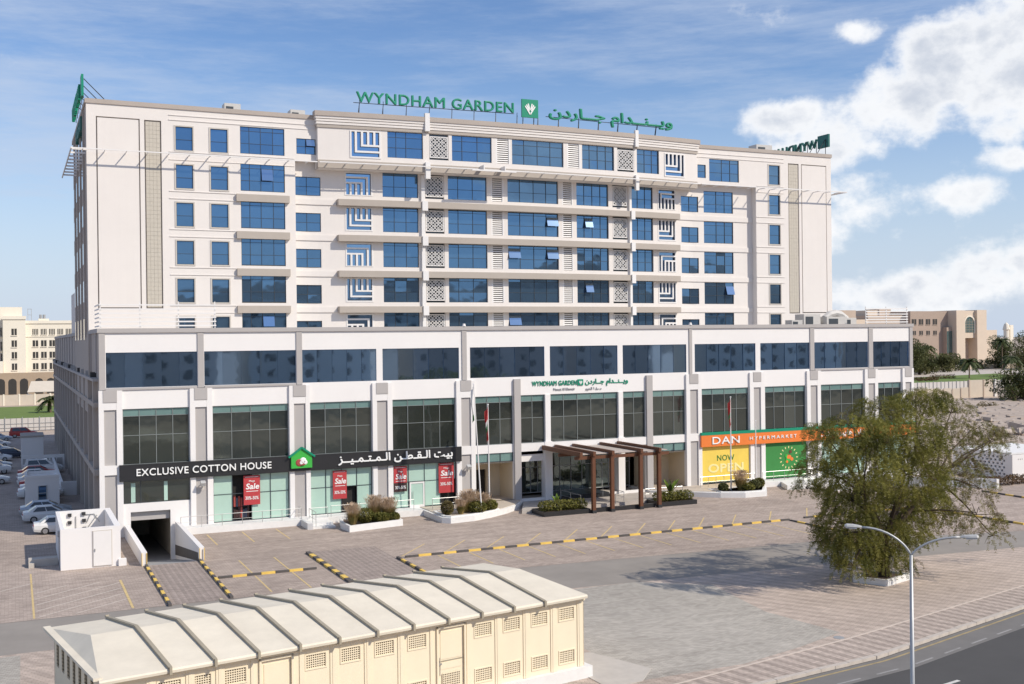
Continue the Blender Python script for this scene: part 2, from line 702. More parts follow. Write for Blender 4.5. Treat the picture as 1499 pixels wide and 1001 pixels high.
mat('leaf_green_sign', (0.05, 0.42, 0.06), 0.4, 0.04, 1)
mat('sign_orange', (0.78, 0.20, 0.035), 0.5, 0.03, 1)
mat('banner_yellow', (0.82, 0.60, 0.10), 0.6, 0.06, 1.2)
mat('banner_pale', (0.84, 0.74, 0.35), 0.6, 0.03, 1)
mat('banner_green', (0.035, 0.22, 0.045), 0.6, 0.06, 1.2)
mat('ink_green', (0.03, 0.17, 0.03), 0.6, 0.02, 1)
mat('poster_red', (0.45, 0.045, 0.05), 0.55, 0.08, 1.5)
mat('poster_dark', (0.05, 0.02, 0.02), 0.55, 0.08, 1.5)
mat('timber', (0.125, 0.047, 0.02), 0.55, 0.16, 3, bump=0.05)
mat('timber_pale', (0.42, 0.34, 0.29), 0.6, 0.08, 3)
mat('black_stone', (0.025, 0.025, 0.027), 0.35, 0.2, 3)
mat('canopy_panel', (0.50, 0.43, 0.38), 0.5, 0.05, 1)
mat('kerb_white', (0.74, 0.73, 0.71), 0.85, 0.06, 2, bump=0.1)
mat('kerb_yellow', (0.78, 0.53, 0.12), 0.7, 0.14, 3)
mat('kerb_black', (0.095, 0.085, 0.08), 0.8, 0.2, 3)
mat('edging', (0.58, 0.50, 0.43), 0.9, 0.1, 2)
mat('dash_paint', (0.30, 0.29, 0.28), 0.9, 0.25, 2)
mat('edge_paint', (0.36, 0.28, 0.15), 0.9, 0.25, 2)
mat('kerb_concrete', (0.52, 0.46, 0.40), 0.9, 0.14, 2, bump=0.15)
mat('line_yellow', (0.60, 0.45, 0.21), 0.85, 0.22, 3)
mat('line_white', (0.62, 0.60, 0.56), 0.85, 0.15, 3)
mat('line_cream', (0.60, 0.53, 0.46), 0.85, 0.12, 3)
mat('concrete', (0.50, 0.46, 0.41), 0.9, 0.10, 1.2, bump=0.12)
mat('platform_tile', (0.53, 0.46, 0.38), 0.6, 0.06, 1.5)
mat('entrance_slab', (0.45, 0.41, 0.37), 0.7, 0.10, 0.8)
mat('ramp_floor', (0.30, 0.30, 0.30), 0.85, 0.12, 1)
mat('substation_roof', (0.73, 0.66, 0.535), 0.85, 0.11, 0.7, bump=0.08, streak=0.1, rvar=0.02)
mat('substation_wall', (0.82, 0.715, 0.53), 0.75, 0.06, 0.7, streak=0.4)
mat('substation_rib', (0.36, 0.315, 0.235), 0.7, 0.10, 2)
mat('vent_dark', (0.10, 0.075, 0.05), 0.9, 0.15, 3)
mat('brown_louvre', (0.30, 0.225, 0.13), 0.8, 0.1, 3)
mat('galvanised', (0.42, 0.43, 0.435), 0.45, 0.06, 3, metal=0.35)
mat('lamp_head', (0.45, 0.45, 0.44), 0.5, 0.05, 3)
mat('lens', (0.60, 0.60, 0.58), 0.3, 0.03, 3)
mat('bark', (0.065, 0.045, 0.03), 0.95, 0.25, 3, bump=0.3)
mat('palm_bark', (0.16, 0.12, 0.085), 0.95, 0.25, 5, bump=0.3)
leaf_mat('prosopis_leaf', (0.085, 0.092, 0.018), (0.28, 0.26, 0.06), 0.6, 0.4)
leaf_mat('prosopis_dry', (0.13, 0.095, 0.04), (0.22, 0.19, 0.075), 0.5, 0.3)
leaf_mat('dark_leaf', (0.05, 0.062, 0.02), (0.135, 0.14, 0.05), 0.25, 0.15)
leaf_mat('olive_leaf', (0.075, 0.085, 0.03), (0.17, 0.165, 0.065), 0.25, 0.15)
leaf_mat('palm_leaf', (0.045, 0.06, 0.022), (0.10, 0.12, 0.045), 0.8, 0.15)
leaf_mat('shrub_leaf', (0.085, 0.095, 0.02), (0.21, 0.19, 0.05), 2.0, 0.2)
leaf_mat('grass_blade', (0.22, 0.20, 0.06), (0.42, 0.30, 0.13), 2.0, 0.25)
leaf_mat('plume', (0.42, 0.30, 0.20), (0.55, 0.42, 0.30), 2.0, 0.25)
leaf_mat('hedge_leaf', (0.09, 0.10, 0.02), (0.25, 0.23, 0.06), 2.5, 0.2)
leaf_mat('banana_leaf', (0.12, 0.20, 0.03), (0.26, 0.36, 0.07), 2.0, 0.3)
mat('lawn', (0.13, 0.19, 0.035), 0.95, 0.22, 0.4)
mat('sand', (0.42, 0.34, 0.275), 0.95, 0.2, 0.25, bump=0.3, bscale=1.2)
mat('rubble_stone', (0.40, 0.34, 0.29), 0.95, 0.25, 1.0)
mat('hill_rock', (0.20, 0.15, 0.115), 0.95, 0.25, 0.01)
mat('asphalt_pale', (0.28, 0.252, 0.222), 0.9, 0.12, 0.35, bump=0.1, bscale=30)
mat('asphalt', (0.075, 0.072, 0.07), 0.9, 0.10, 0.3, bump=0.1, bscale=30)
mat('asphalt_edge', (0.18, 0.17, 0.16), 0.9, 0.12, 0.5, bump=0.1, bscale=30)
paver_mat('pink_pavers', (0.41, 0.335, 0.285), 0.42, 0.21, 0.0, 0.12, 0.06, 0.42, rad(90), 0.17)
paver_mat('drive_pavers', (0.345, 0.285, 0.25), 0.4, 0.2, 0.0, 0.13, 0.10, 0.42, 0.0, 0.08)
paver_mat('plaza_pavers', (0.50, 0.41, 0.345), 0.4, 0.2, rad(14), 0.10, 0.10, 0.9, rad(-30), 0.12)
paver_mat('grey_pavers', (0.43, 0.395, 0.345), 0.3, 0.15, rad(14), 0.14, 0.0, 1, 0, 0.13)
paver_mat('walk_pavers', (0.46, 0.38, 0.325), 0.4, 0.2, rad(-12), 0.10, 0.20, 0.8, rad(-14), 0.07)
mat('hotel_cream', (0.80, 0.73, 0.61), 0.85, 0.03, 0.2)
mat('hotel_stone', (0.40, 0.30, 0.21), 0.85, 0.08, 0.6)
mat('window_dark', (0.05, 0.045, 0.04), 0.3, 0.1, 1)
mat('tan_plaster', (0.50, 0.40, 0.32), 0.85, 0.04, 0.2)
mat('tan_light', (0.64, 0.53, 0.42), 0.85, 0.04, 0.2)
mat('brown_plaster', (0.40, 0.31, 0.25), 0.85, 0.05, 0.3)
mat('teal_glass', (0.10, 0.19, 0.19), 0.15, 0.05, 1, metal=0.5)
mat('wall_panel', (0.58, 0.50, 0.41), 0.85, 0.07, 0.5)
mat('canvas', (0.60, 0.53, 0.44), 0.8, 0.05, 0.6)
mat('fence_sheet', (0.56, 0.53, 0.50), 0.8, 0.05, 0.6)
mat('rust_hedge', (0.12, 0.07, 0.03), 0.95, 0.3, 3)
mat('car_white', (0.72, 0.72, 0.71), 0.25, 0.01, 1, spec=0.6)
mat('car_silver', (0.42, 0.46, 0.50), 0.28, 0.02, 1, metal=0.5)
mat('car_red', (0.42, 0.05, 0.04), 0.3, 0.02, 1)
mat('car_dark', (0.03, 0.04, 0.07), 0.25, 0.02, 1)
mat('car_glass', (0.03, 0.04, 0.05), 0.08, 0.05, 1, spec=0.7)
mat('tyre', (0.02, 0.02, 0.02), 0.9, 0.1, 3)
mat('alloy', (0.45, 0.45, 0.46), 0.35, 0.03, 3, metal=0.8)
mat('tail_lamp', (0.35, 0.02, 0.02), 0.25, 0.03, 3)
mat('head_lamp', (0.65, 0.66, 0.68), 0.2, 0.03, 3)
mat('flag_red', (0.45, 0.03, 0.03), 0.8, 0.04, 2)
mat('flag_green', (0.02, 0.20, 0.05), 0.8, 0.04, 2)
mat('flag_white', (0.75, 0.74, 0.72), 0.8, 0.04, 2)
mat('ac_metal', (0.55, 0.53, 0.50), 0.6, 0.06, 1.5)
mat('soil', (0.10, 0.07, 0.05), 0.95, 0.2, 3)
mat('cotton_red', (0.35, 0.06, 0.05), 0.6, 0.1, 4)

# ------------------------------------------------------------------ the ground and the roads
HX0, HX1, HY0, HY1 = 8.85, 12.6, 84.55, 118.0        # the cut for the basement ramp


def sheet_with_hole(mb, x0, x1, y0, y1, z, hx0=HX0, hx1=HX1, hy0=HY0, hy1=HY1):
    for (a, b, c, d) in ((x0, hx0, y0, y1), (hx1, x1, y0, y1), (hx0, hx1, y0, hy0), (hx0, hx1, hy1, y1)):
        if b > a and d > c:
            mb.poly([(a, c, z), (b, c, z), (b, d, z), (a, d, z)])
    return mb


struct('ground', sheet_with_hole(MB(), -4000, 4000, -3000, 5000, -0.22), 'sand')
struct('parking_paving', sheet_with_hole(MB(), -70, 104, 71.1, 216, 0.0), 'pink_pavers')
# lanes of darker courses running down from the basement ramp and between the two parking bays
mb = MB()
mb.poly([(8.95, 71.15, 0.004), (12.5, 71.15, 0.004), (12.5, 84.55, 0.004), (8.95, 84.55, 0.004)])
mb.poly([(20.9, 71.15, 0.004), (26.1, 71.15, 0.004), (26.1, 84.0, 0.004), (20.9, 84.0, 0.004)])
struct('driveway', mb, 'drive_pavers')

ST_N = [(-120, 72.2), (33, 71.2), (45.5, 71.0), (57.9, 69.3), (67, 67.2), (76.2, 64.9), (95, 61.5), (200, 48)]
ST_S = [(-120, 63.9), (34.1, 63.6), (51.9, 62.0), (60.4, 61.0), (70.5, 60.0), (82, 57.6), (95, 55.0), (200, 40)]


def strip(mb, a, b, z):
    for i in range(len(a) - 1):
        mb.poly([(b[i][0], b[i][1], z), (b[i + 1][0], b[i + 1][1], z), (a[i + 1][0], a[i + 1][1], z), (a[i][0], a[i][1], z)])
    return mb


struct('parking_apron', strip(MB(), [(33, 71.2), (104, 71.2), (104, 71.2), (104.2, 71.2)], [(33, 71.1), (57.9, 69.3), (76.2, 64.9), (104, 60.4)], -0.004), 'pink_pavers')
struct('service_street', strip(MB(), ST_N, ST_S, -0.012), 'asphalt_pale')
BORDER = [(-120, 22.0), (0, 38.4), (28.65, 43.87), (40.75, 46.18), (59.7, 50.86), (90, 60.0)]
KERB = [(-120, 18.5), (0, 36.4), (31.88, 42.11), (40.15, 43.14), (55.2, 47.05), (100, 60.0)]
struct('plaza_paving', strip(MB(), [(-120, 63.9), (0, 63.7), (34.1, 63.6), (51.9, 62.0), (70.5, 60.0), (92, 55.7)], [(-120, 22.0), (0, 38.4), (28.65, 43.87), (40.75, 46.18), (59.7, 50.86), (89, 59.7)], 0.0), 'plaza_pavers')
mb = MB()
mb.poly([(27.3, 45.0, 0.004), (33.2, 45.0, 0.004), (37.5, 46.1, 0.004), (41.4, 47.4, 0.004), (40.6, 53.0, 0.004), (41.9, 60.2, 0.004), (38.0, 63.3, 0.004), (27.3, 63.3, 0.004)])
mb.poly([(-40, 37.5, 0.004), (0, 39.5, 0.004), (0.2, 63.3, 0.004), (-40, 63.3, 0.004)])
struct('grey_paving', mb, 'grey_pavers')
mb = MB()
mb.prism([(25.2, 44.6), (27.2, 44.9), (28.6, 46.4), (27.2, 50.2), (25.0, 50.6)], -0.1, 0.03)
struct('concrete_pad', mb, 'concrete')
struct('sidewalk', strip(MB(), BORDER, KERB, 0.0), 'walk_pavers')
mb = MB()
for i in range(len(BORDER) - 1):
    a, b = BORDER[i], BORDER[i + 1]
    mb.bar((a[0], a[1], 0.0), (b[0], b[1], 0.0), 0.12, 0.03)
struct('sidewalk_edging', mb, 'edging')
ROAD_EDGE = [(x, y - 0.02) for x, y in KERB]
struct('main_road', strip(MB(), ROAD_EDGE, [(x + 2.5, y - 24) for x, y in ROAD_EDGE], -0.13), 'asphalt')
struct('road_shoulder', strip(MB(), [(x + 0.05, y - 0.2) for x, y in KERB], [(x + 0.35, y - 2.1) for x, y in KERB], -0.126), 'asphalt_edge')


def along(path, s):
    for i in range(len(path) - 1):
        a, b = Vector(path[i]), Vector(path[i + 1])
        d = (b - a).length
        if s <= d:
            return a + (b - a) * (s / d), (b - a).normalized()
        s -= d
    return Vector(path[-1]), (Vector(path[-1]) - Vector(path[-2])).normalized()


def arc_of(path, x):
    s = 0
    for i in range(len(path) - 1):
        a, b = Vector(path[i]), Vector(path[i + 1])
        if x <= b.x:
            return s + (b - a).length * (x - a.x) / (b.x - a.x)
        s += (b - a).length
    return s


# the street kerb: single kerbstones
mb = MB().box(-0.49, 0.49, -0.13, 0.17, -0.3, 0.035)
kb = thing('street_kerb', 'pale kerbstones along the sidewalk beside the main road', 'kerb', (40.15, 43.0, 0))
stone = None
s0, s1 = arc_of(KERB, 26), arc_of(KERB, 66)
s = s0
while s < s1:
    p, t = along(KERB, s + 0.5)
    if stone is None:
        stone = mb.build('kerbstone', 'kerb_concrete', kb, local=True)
        o = stone
    else:
        o = stone.copy()
        COL.objects.link(o)
    o.location = (p.x - 40.15, p.y - 43.0 + R.uniform(-0.012, 0.012), R.uniform(-0.012, 0.012))
    o.rotation_euler = (0, 0, math.atan2(t.y, t.x) + R.uniform(-0.012, 0.012))
    s += 1.0
mb = MB()
s = s0
while s < s1:
    p, t = along(KERB, s)
    q, t2 = along(KERB, s + 1.0)
    n = Vector((t.y, -t.x))
    n2 = Vector((t2.y, -t2.x))
    a, b = p + n * 0.48, q + n2 * 0.48
    c, d = q + n2 * 0.62, p + n * 0.62
    mb.poly([(a.x, a.y, -0.122), (d.x, d.y, -0.122), (c.x, c.y, -0.122), (b.x, b.y, -0.122)])
    s += 1.0
struct('road_edge_line', mb, 'edge_paint')
mb = MB()
s = s0 + 1.0
while s < s1:
    p, t = along(KERB, s)
    n = Vector((t.y, -t.x))
    p = p + n * 1.75
    q = p + t * 1.6
    mb.poly([(p.x, p.y, -0.12), (p.x + n.x * .13, p.y + n.y * .13, -0.12), (q.x + n.x * .13, q.y + n.y * .13, -0.12), (q.x, q.y, -0.12)])
    s += 2.75
struct('edge_dashes', mb, 'dash_paint')
mb = MB()
for k in range(6):
    p = Vector((31.5 + k * 7.9, 36.9 + k * 1.55))
    t = Vector((0.985, 0.17))
    n = Vector((0.17, -0.985))
    q = p + t * 1.5
    mb.poly([(p.x, p.y, -0.125), (p.x + n.x * .2, p.y + n.y * .2, -0.125), (q.x + n.x * .2, q.y + n.y * .2, -0.125), (q.x, q.y, -0.125)])
struct('lane_marking', mb, 'line_white')


def paint(mb, a, b, w, z=0.008):
    a, b = Vector(a), Vector(b)
    t = (b - a).normalized()
    n = Vector((-t.y, t.x)) * (w / 2)
    mb.poly([(a.x - n.x, a.y - n.y, z), (b.x - n.x, b.y - n.y, z), (b.x + n.x, b.y + n.y, z), (a.x + n.x, a.y + n.y, z)])


mb = MB()
for x in (14.92, 17.88, 20.82):
    paint(mb, (x, 90.4), (x, 95.7), 0.11)
for x in (15.3, 17.93):
    paint(mb, (x, 71.8), (x, 77.3), 0.11)
    paint(mb, (x, 77.75), (x, 83.3), 0.11)
x = 29.3
while x < 62:
    paint(mb, (x, 73.4 - max(0, x - 46) * 0.1), (x, 78.1), 0.11)
    x += 2.55
for x in (26.7, 30.2, 33.7, 37.1, 40.6, 44.0, 47.4, 50.5, 53.6, 57.1, 61.1, 65.3, 69.4, 73.5):
    paint(mb, (x, 79.0), (x + 3.3, 83.0), 0.11)
for y in (80.3,):
    paint(mb, (6.62, 71.4), (6.62, y), 0.16)
paint(mb, (1.0, 71.4), (1.0, 85.4), 0.12)
struct('parking_marking', mb, 'line_yellow')
mb = MB()
for k in range(8):
    y = 69.6 + k * 1.75
    a, b = Vector((1.15, y + 0.2)), Vector((6.5, y + 4.6))
    if y + 0.2 < 71.6:
        f = (71.6 - y - 0.2) / 4.4
        a = a + (b - a) * f
    if b.y > 80.2:
        f = (b.y - 80.2) / 4.4
        b = b + (a - b) * f
    paint(mb, a, b, 0.1)
struct('hatched_marking', mb, 'line_cream')

# black and yellow kerbs: every block is a piece
blocks = {}


def striped_kerb(label, a, b, z=0.0, first=0, group='black and yellow parking kerbs', w=0.2, h=0.15, step=1.04):
    a, b = Vector((a[0], a[1])), Vector((b[0], b[1]))
    L_ = (b - a).length
    n = max(1, int(round(L_ / step)))
    t = thing('parking_kerb', label, 'kerb', (a.x, a.y, z), 0, group)
    ang = math.atan2((b - a).y, (b - a).x)
    for i in range(n):
        key = ('kerb_black', 'kerb_yellow')[(i + first) % 2]
        l = L_ / n
        kk = (key, round(l, 3), w, h)
        if kk not in blocks:
            q = MB()
            q.box(-l / 2 + 0.012, l / 2 - 0.012, -w / 2, w / 2, -0.05, h)
            o = q.build('kerb_block', key, t, local=True)
            blocks[kk] = o.data
        else:
            o = link(blocks[kk], 'kerb_block', t, True)
        p = (b - a) * ((i + 0.5) / n)
        o.location = (p.x, p.y, R.uniform(-0.008, 0.008))
        o.rotation_euler = (0, 0, ang + R.uniform(-0.01, 0.01))
    return t


striped_kerb('black and yellow kerb from the left ramp wall towards the street', (8.76, 84.4), (8.76, 70.8))
striped_kerb('black and yellow kerb from the right ramp wall towards the street', (12.62, 84.8), (12.6, 71.1))
striped_kerb('black and yellow kerb across the empty bays right of the ramp', (12.8, 77.55), (19.75, 77.5))
striped_kerb('black and yellow kerb on the left side of the darker paved lane', (20.62, 83.6), (20.7, 72.0), w=0.34)
striped_kerb('short black and yellow kerb on the right side of the darker paved lane', (26.2, 78.5), (26.22, 72.4))
striped_kerb('longest black and yellow kerb, in front of the hotel entrance', (26.8, 78.42), (62.7, 78.25))
striped_kerb('black and yellow kerb continuing behind the tree by the street', (64.5, 78.45), (78.0, 78.3))
striped_kerb('black and yellow kerb running from the long kerb end towards the tree', (62.62, 78.0), (62.8, 69.0), h=0.12)
striped_kerb('black and yellow kerb half hidden in the right side of the tree', (78.0, 77.3), (78.6, 66.9))
striped_kerb('black and yellow kerb beside the rusty hedge', (91.5, 83.0), (91.3, 74.0))

# ------------------------------------------------------------------ the hotel
YP, YT, YB, YR = 98.1, 107.66, 107.06, 108.5
hotel = thing('hotel_building', 'cream eight storey hotel tower with blue glass on a white three storey podium', 'hotel', (51.8, 98.1, 0))
PX0, PX1 = 6.6, 97.0
FS = 3.62


def window(parent, xs, zs, y, frame, glass, name='window', fw=0.05, bend=False, jit=0.006, top=None, skip=()):
    """frame with bars at xs and zs and a pane in every field; glass may be one material or one per row"""
    mb = MB()
    x0, x1, z0, z1 = xs[0], xs[-1], zs[0], zs[-1]
    for i, x in enumerate(xs):
        w = fw if i in (0, len(xs) - 1) else fw * 0.8
        a = x if i == 0 else (x - w if i == len(xs) - 1 else x - w / 2)
        mb.box(a, a + w, y - 0.05, y + 0.05, z0, z1)
    for i, z in enumerate(zs):
        w = fw if i in (0, len(zs) - 1) else fw * 0.7
        a = z if i == 0 else (z - w if i == len(zs) - 1 else z - w / 2)
        mb.box(x0 + fw, x1 - fw, y - 0.042, y + 0.042, a, a + w, seg=2.0 if bend else None)
    f = mb.build(name, frame, parent, bend)
    for i in range(len(xs) - 1):
        for j in range(len(zs) - 1):
            if (i, j) in skip:
                continue
            g = glass[min(j, len(glass) - 1)] if isinstance(glass, (list, tuple)) else glass
            q = MB()
            a, b, c, d = xs[i] + 0.01, xs[i + 1] - 0.01, zs[j] + 0.01, zs[j + 1] - 0.01
            yo = y + 0.005 + R.uniform(-jit, jit)
            e1, e2 = R.uniform(-jit, jit), R.uniform(-jit, jit)
            n = len(q.v)
            q.v += [(a, yo, c), (b, yo + e1, c), (b, yo + e1 + e2, d), (a, yo + e2, d), (a, yo + .02, c), (b, yo + e1 + .02, c), (b, yo + e1 + e2 + .02, d), (a, yo + e2 + .02, d)]
            for fc in ((0, 1, 2, 3), (7, 6, 5, 4), (0, 4, 5, 1), (1, 5, 6, 2), (2, 6, 7, 3), (3, 7, 4, 0)):
                q.f.append(fc)
                q.m.append(0)
            q.build('pane', g, f, bend)
    return f


def sash(parent, x0, x1, z0, z1, y, bend=False, tilt=0.32):
    """a top-hung sash standing open"""
    mb = MB()
    yy = y - 0.07 + (bendy((x0 + x1) / 2) if bend else 0)
    h = z1 - z0
    c = Vector(((x0 + x1) / 2, yy - math.sin(tilt) * h / 2, z1 - math.cos(tilt) * h / 2))
    mb.obox(c, ((x1 - x0) / 2, 0, 0), (0, 0.02 * math.cos(tilt), -0.02 * math.sin(tilt)), (0, math.sin(tilt) * h / 2, math.cos(tilt) * h / 2))
    return mb.build('open_sash', 'sash_glass', parent)


def cells(x0, x1, n):
    return [x0 + (x1 - x0) * i / n for i in range(n + 1)]


# ---- tower: walls
RZ = lambda k: -FS * k
c1 = [(14.32, 15.90), (17.55, 19.17)]
holes = []
for k in range(6):
    for a, b in c1:
        holes.append((a, b, 34.74 + RZ(k), 36.98 + RZ(k)))
    holes.append((20.38, 24.71, 34.78 + RZ(k) * (3.635 / 3.62), 37.43 + RZ(k)))
holes += [(7.25, 11.1, 19.66, 37.45), (11.5, 13.03, 19.66, 37.4)]
mb = MB().wall(6.4, 25.75, 16.9, 38.6, YT, holes, 0.2)
mb.build('tower_wall', 'cream_plaster', hotel)
MB().poly([(7.2, YT + .16, 19.6), (11.15, YT + .16, 19.6), (11.15, YT + .16, 37.5), (7.2, YT + .16, 37.5)]).poly([(11.45, YT + .16, 19.6), (13.1, YT + .16, 19.6), (13.1, YT + .16, 37.5), (11.45, YT + .16, 37.5)]).build('panel_groove', 'groove_paint', hotel)
MB().box(7.36, 10.99, YT - .01, YT + .15, 19.78, 37.33).build('wall_panel', 'cream_plaster', hotel)
st = MB()
st.box(11.61, 12.92, YT + .1, YT + .15, 19.78, 37.28)
stp = st.build('tile_strip', 'beige_tile', hotel)
tl = MB()
for i in range(4):
    for j in range(44):
        a = 11.61 + 1.31 * i / 4
        c = 19.78 + 17.5 * j / 44
        d = R.uniform(0.0, 0.008)
        tl.box(a + .006, a + 1.31 / 4 - .006, YT + .04 - d, YT + .1, c + .006, c + 17.5 / 44 - .006)
o = tl.build('wall_tiles', 'beige_tile', stp, kind='stuff')
holes = [(73.43, 74.6, 35.12, 36.68), (75.08, 79.34, 34.82, 37.44)]
MB().wall(72.9, 81.8, 34.4, 38.6, YT, holes, 0.2).build('tower_wall', 'cream_plaster', hotel)
holes = [(83.73, 85.35, 34.82 + RZ(k), 37.16 + RZ(k)) for k in range(6)] + [(86.67, 88.28, 19.15, 37.55), (88.66, 92.58, 19.2, 37.55)]
MB().wall(81.8, 93.32, 16.9, 38.6, YT, holes, 0.2).build('tower_wall', 'cream_plaster', hotel)
MB().poly([(86.6, YT + .16, 19.1), (88.3, YT + .16, 19.1), (88.3, YT + .16, 37.6), (86.6, YT + .16, 37.6)]).poly([(88.6, YT + .16, 19.1), (92.6, YT + .16, 19.1), (92.6, YT + .16, 37.6), (88.6, YT + .16, 37.6)]).build('panel_groove', 'groove_paint', hotel)
MB().box(88.77, 92.47, YT - .01, YT + .15, 19.32, 37.43).build('wall_panel', 'cream_plaster', hotel)
stp = MB().box(86.78, 88.16, YT + .1, YT + .15, 19.27, 37.43).build('tile_strip', 'beige_tile', hotel)
tl = MB()
for i in range(4):
    for j in range(44):
        a = 86.78 + 1.38 * i / 4
        c = 19.27 + 18.16 * j / 44
        d = R.uniform(0.0, 0.008)
        tl.box(a + .006, a + 1.38 / 4 - .006, YT + .04 - d, YT + .1, c + .006, c + 18.16 / 44 - .006)
tl.build('wall_tiles', 'beige_tile', stp, kind='stuff')
# recessed front, floors one to five, following the slight bow of the middle
MIDW = [(34.87, 38.68, [34.87, 36.12, 37.38, 38.68]), (41.93, 46.33, [41.93, 43.1, 44.75, 46.33]), (48.75, 54.9, [48.75, 50.26, 51.91, 53.44, 54.9]),
        (57.2, 61.36, [57.2, 58.25, 59.3, 60.35, 61.36]), (64.39, 67.47, [64.39, 65.4, 66.42, 67.47])]
GRL = [(30.95, 33.78), (68.15, 70.72)]
LAT = [(39.42, 41.5), (61.9, 63.92)]
LOU = [(46.8, 48.28), (55.35, 56.75)]
holes = []
for k in range(1, 6):
    dz = FS * (3 - k)
    for a, b, _ in MIDW:
        holes.append((a, b, 23.97 + dz, 26.65 + dz))
    for a, b in GRL:
        holes.append((a, b, 24.0 + dz, 26.42 + dz))
    for a, b in LAT + LOU:
        holes.append((a, b, 23.95 + dz, 26.6 + dz))
MB().wall(29.0, 71.3, 16.9, 34.4, YR, holes, 0.3, seg=2.0).build('tower_wall', 'cream_plaster', hotel, bend=True)
holes = []
for k in range(1, 6):
    holes.append((25.9, 28.5, 27.46 + FS * (2 - k), 29.33 + FS * (2 - k)))
MB().wall(25.75, 29.0, 16.9, 34.4, YR, holes, 0.2, seg=1.0).build('tower_wall', 'cream_plaster', hotel, bend=True)
holes = []
for k in range(1, 6):
    dz = FS * (3 - k)
    holes += [(71.55, 74.05, 23.93 + dz, 25.75 + dz), (74.82, 79.03, 23.93 + dz, 26.5 + dz)]
MB().wall(71.3, 81.8, 16.9, 34.4, YR, holes, 0.2, seg=1.0).build('tower_wall', 'cream_plaster', hotel, bend=True)
MB().poly([(81.8, YR + .05, 16.9), (81.8, YT, 16.9), (81.8, YT, 34.4), (81.8, YR + .05, 34.4)]).build('recess_side', 'cream_plaster', hotel)
mb = MB()
mb.poly([(25.75, YR + .05, 16.9), (25.75, YR + .05, 34.4), (25.75, YT, 34.4), (25.75, YT, 16.9)])
mb.build('recess_side', 'cream_plaster', hotel)
mb = MB()
for a, b in ((25.75, 28.0), (72.85, 81.8)):
    mb.poly([(a, YT, 34.4), (b, YT, 34.4), (b, YR + .05, 34.4), (a, YR + .05, 34.4)])
mb.build('soffit', 'cream_plaster', hotel)
# top floor box, standing forward
holes = [(31.12, 34.27, 34.85, 37.6)] + [(a, b, 35.05, 37.72) for a, b in ((34.97, 38.73), (39.4, 41.5), (41.87, 46.33), (46.8, 48.45), (48.68, 54.86), (55.3, 56.98), (57.2, 61.33), (61.75, 64.0), (64.38, 67.45))] + [(68.2, 71.1, 34.85, 37.55)]
mb = MB().wall(27.9, 72.9, 34.5, 38.1, YB, holes, 0.3, seg=2.0)
mb.build('top_floor_wall', 'cream_plaster', hotel, bend=True)
mb = MB()
mb.poly([(27.9, YB, 33.7), (27.9, YB, 39.3), (27.9, YT + .5, 39.3), (27.9, YT + .5, 33.7)])
mb.poly([(72.9, YB, 33.7), (72.9, YT + .5, 33.7), (72.9, YT + .5, 39.3), (72.9, YB, 39.3)])
for x0 in range(28, 73, 3):
    a, b = max(27.9, x0), min(72.9, x0 + 3)
    mb.poly([(a, YB, 33.7), (a, YR + .1, 33.7), (b, YR + .1, 33.7), (b, YB, 33.7)])
mb.build('box_side', 'cream_plaster', hotel, bend=True)
for z0, z1, f, m in ((37.46 + .3, 38.08, .10, 'band_plaster'), (38.08, 38.3, .16, 'cream_plaster'), (38.3, 38.36, .06, 'groove_paint'), (38.36, 38.57, .20, 'cream_plaster'),
                     (38.57, 38.63, .09, 'groove_paint'), (38.63, 38.88, .25, 'cream_plaster'), (38.88, 39.36, .34, 'cap_stone')):
    MB().box(27.9 - f, 72.9 + f, YB - f, YB + .6, z0, z1, seg=2.0).build('cornice' if m != 'band_plaster' else 'frieze', m, hotel, bend=True)
MB().box(27.88, 72.92, YB - .12, YB + .5, 33.72, 34.52, seg=2.0).build('fascia', 'band_plaster', hotel, bend=True)
# floor bands
for k in range(4):
    z = 26.51 + FS * (1 - k)
    MB().box(30.1, 70.9, YR - .72, YR + .15, z, z + .64, seg=2.0).build('floor_band', 'band_plaster', hotel, bend=True)
    MB().box(19.92, 25.1, YT - .32, YT + .05, z - .03, z + .68).build('floor_band', 'band_plaster', hotel)
    MB().box(25.76, 29.98, YR - .1, YR + .1, z + .05, z + .62, seg=1.0).build('string_course', 'cream_plaster', hotel, bend=True)
    MB().box(70.72, 81.78, YR - .1, YR + .1, z + .05, z + .62, seg=1.0).build('string_course', 'cream_plaster', hotel, bend=True)
    for zz in (z - .03, z + .66):
        MB().box(13.7, 19.86, YT - .06, YT + .02, zz, zz + .07).build('string_course', 'cream_plaster', hotel)
        MB().box(81.82, 86.0, YT - .06, YT + .02, zz, zz + .07).build('string_course', 'cream_plaster', hotel)
for a, b in ((13.7, 27.85), (72.95, 86.0)):
    for zz in (38.0, 37.42 + .12):
        MB().box(a, b, YT - .06, YT + .02, zz, zz + .07).build('string_course', 'cream_plaster', hotel)
for a, b in ((13.7, 25.7), (81.9, 86.0)):
    for zz in (34.53, 33.78):
        MB().box(a, b, YT - .05, YT + .02, zz, zz + .06).build('string_course', 'cream_plaster', hotel)
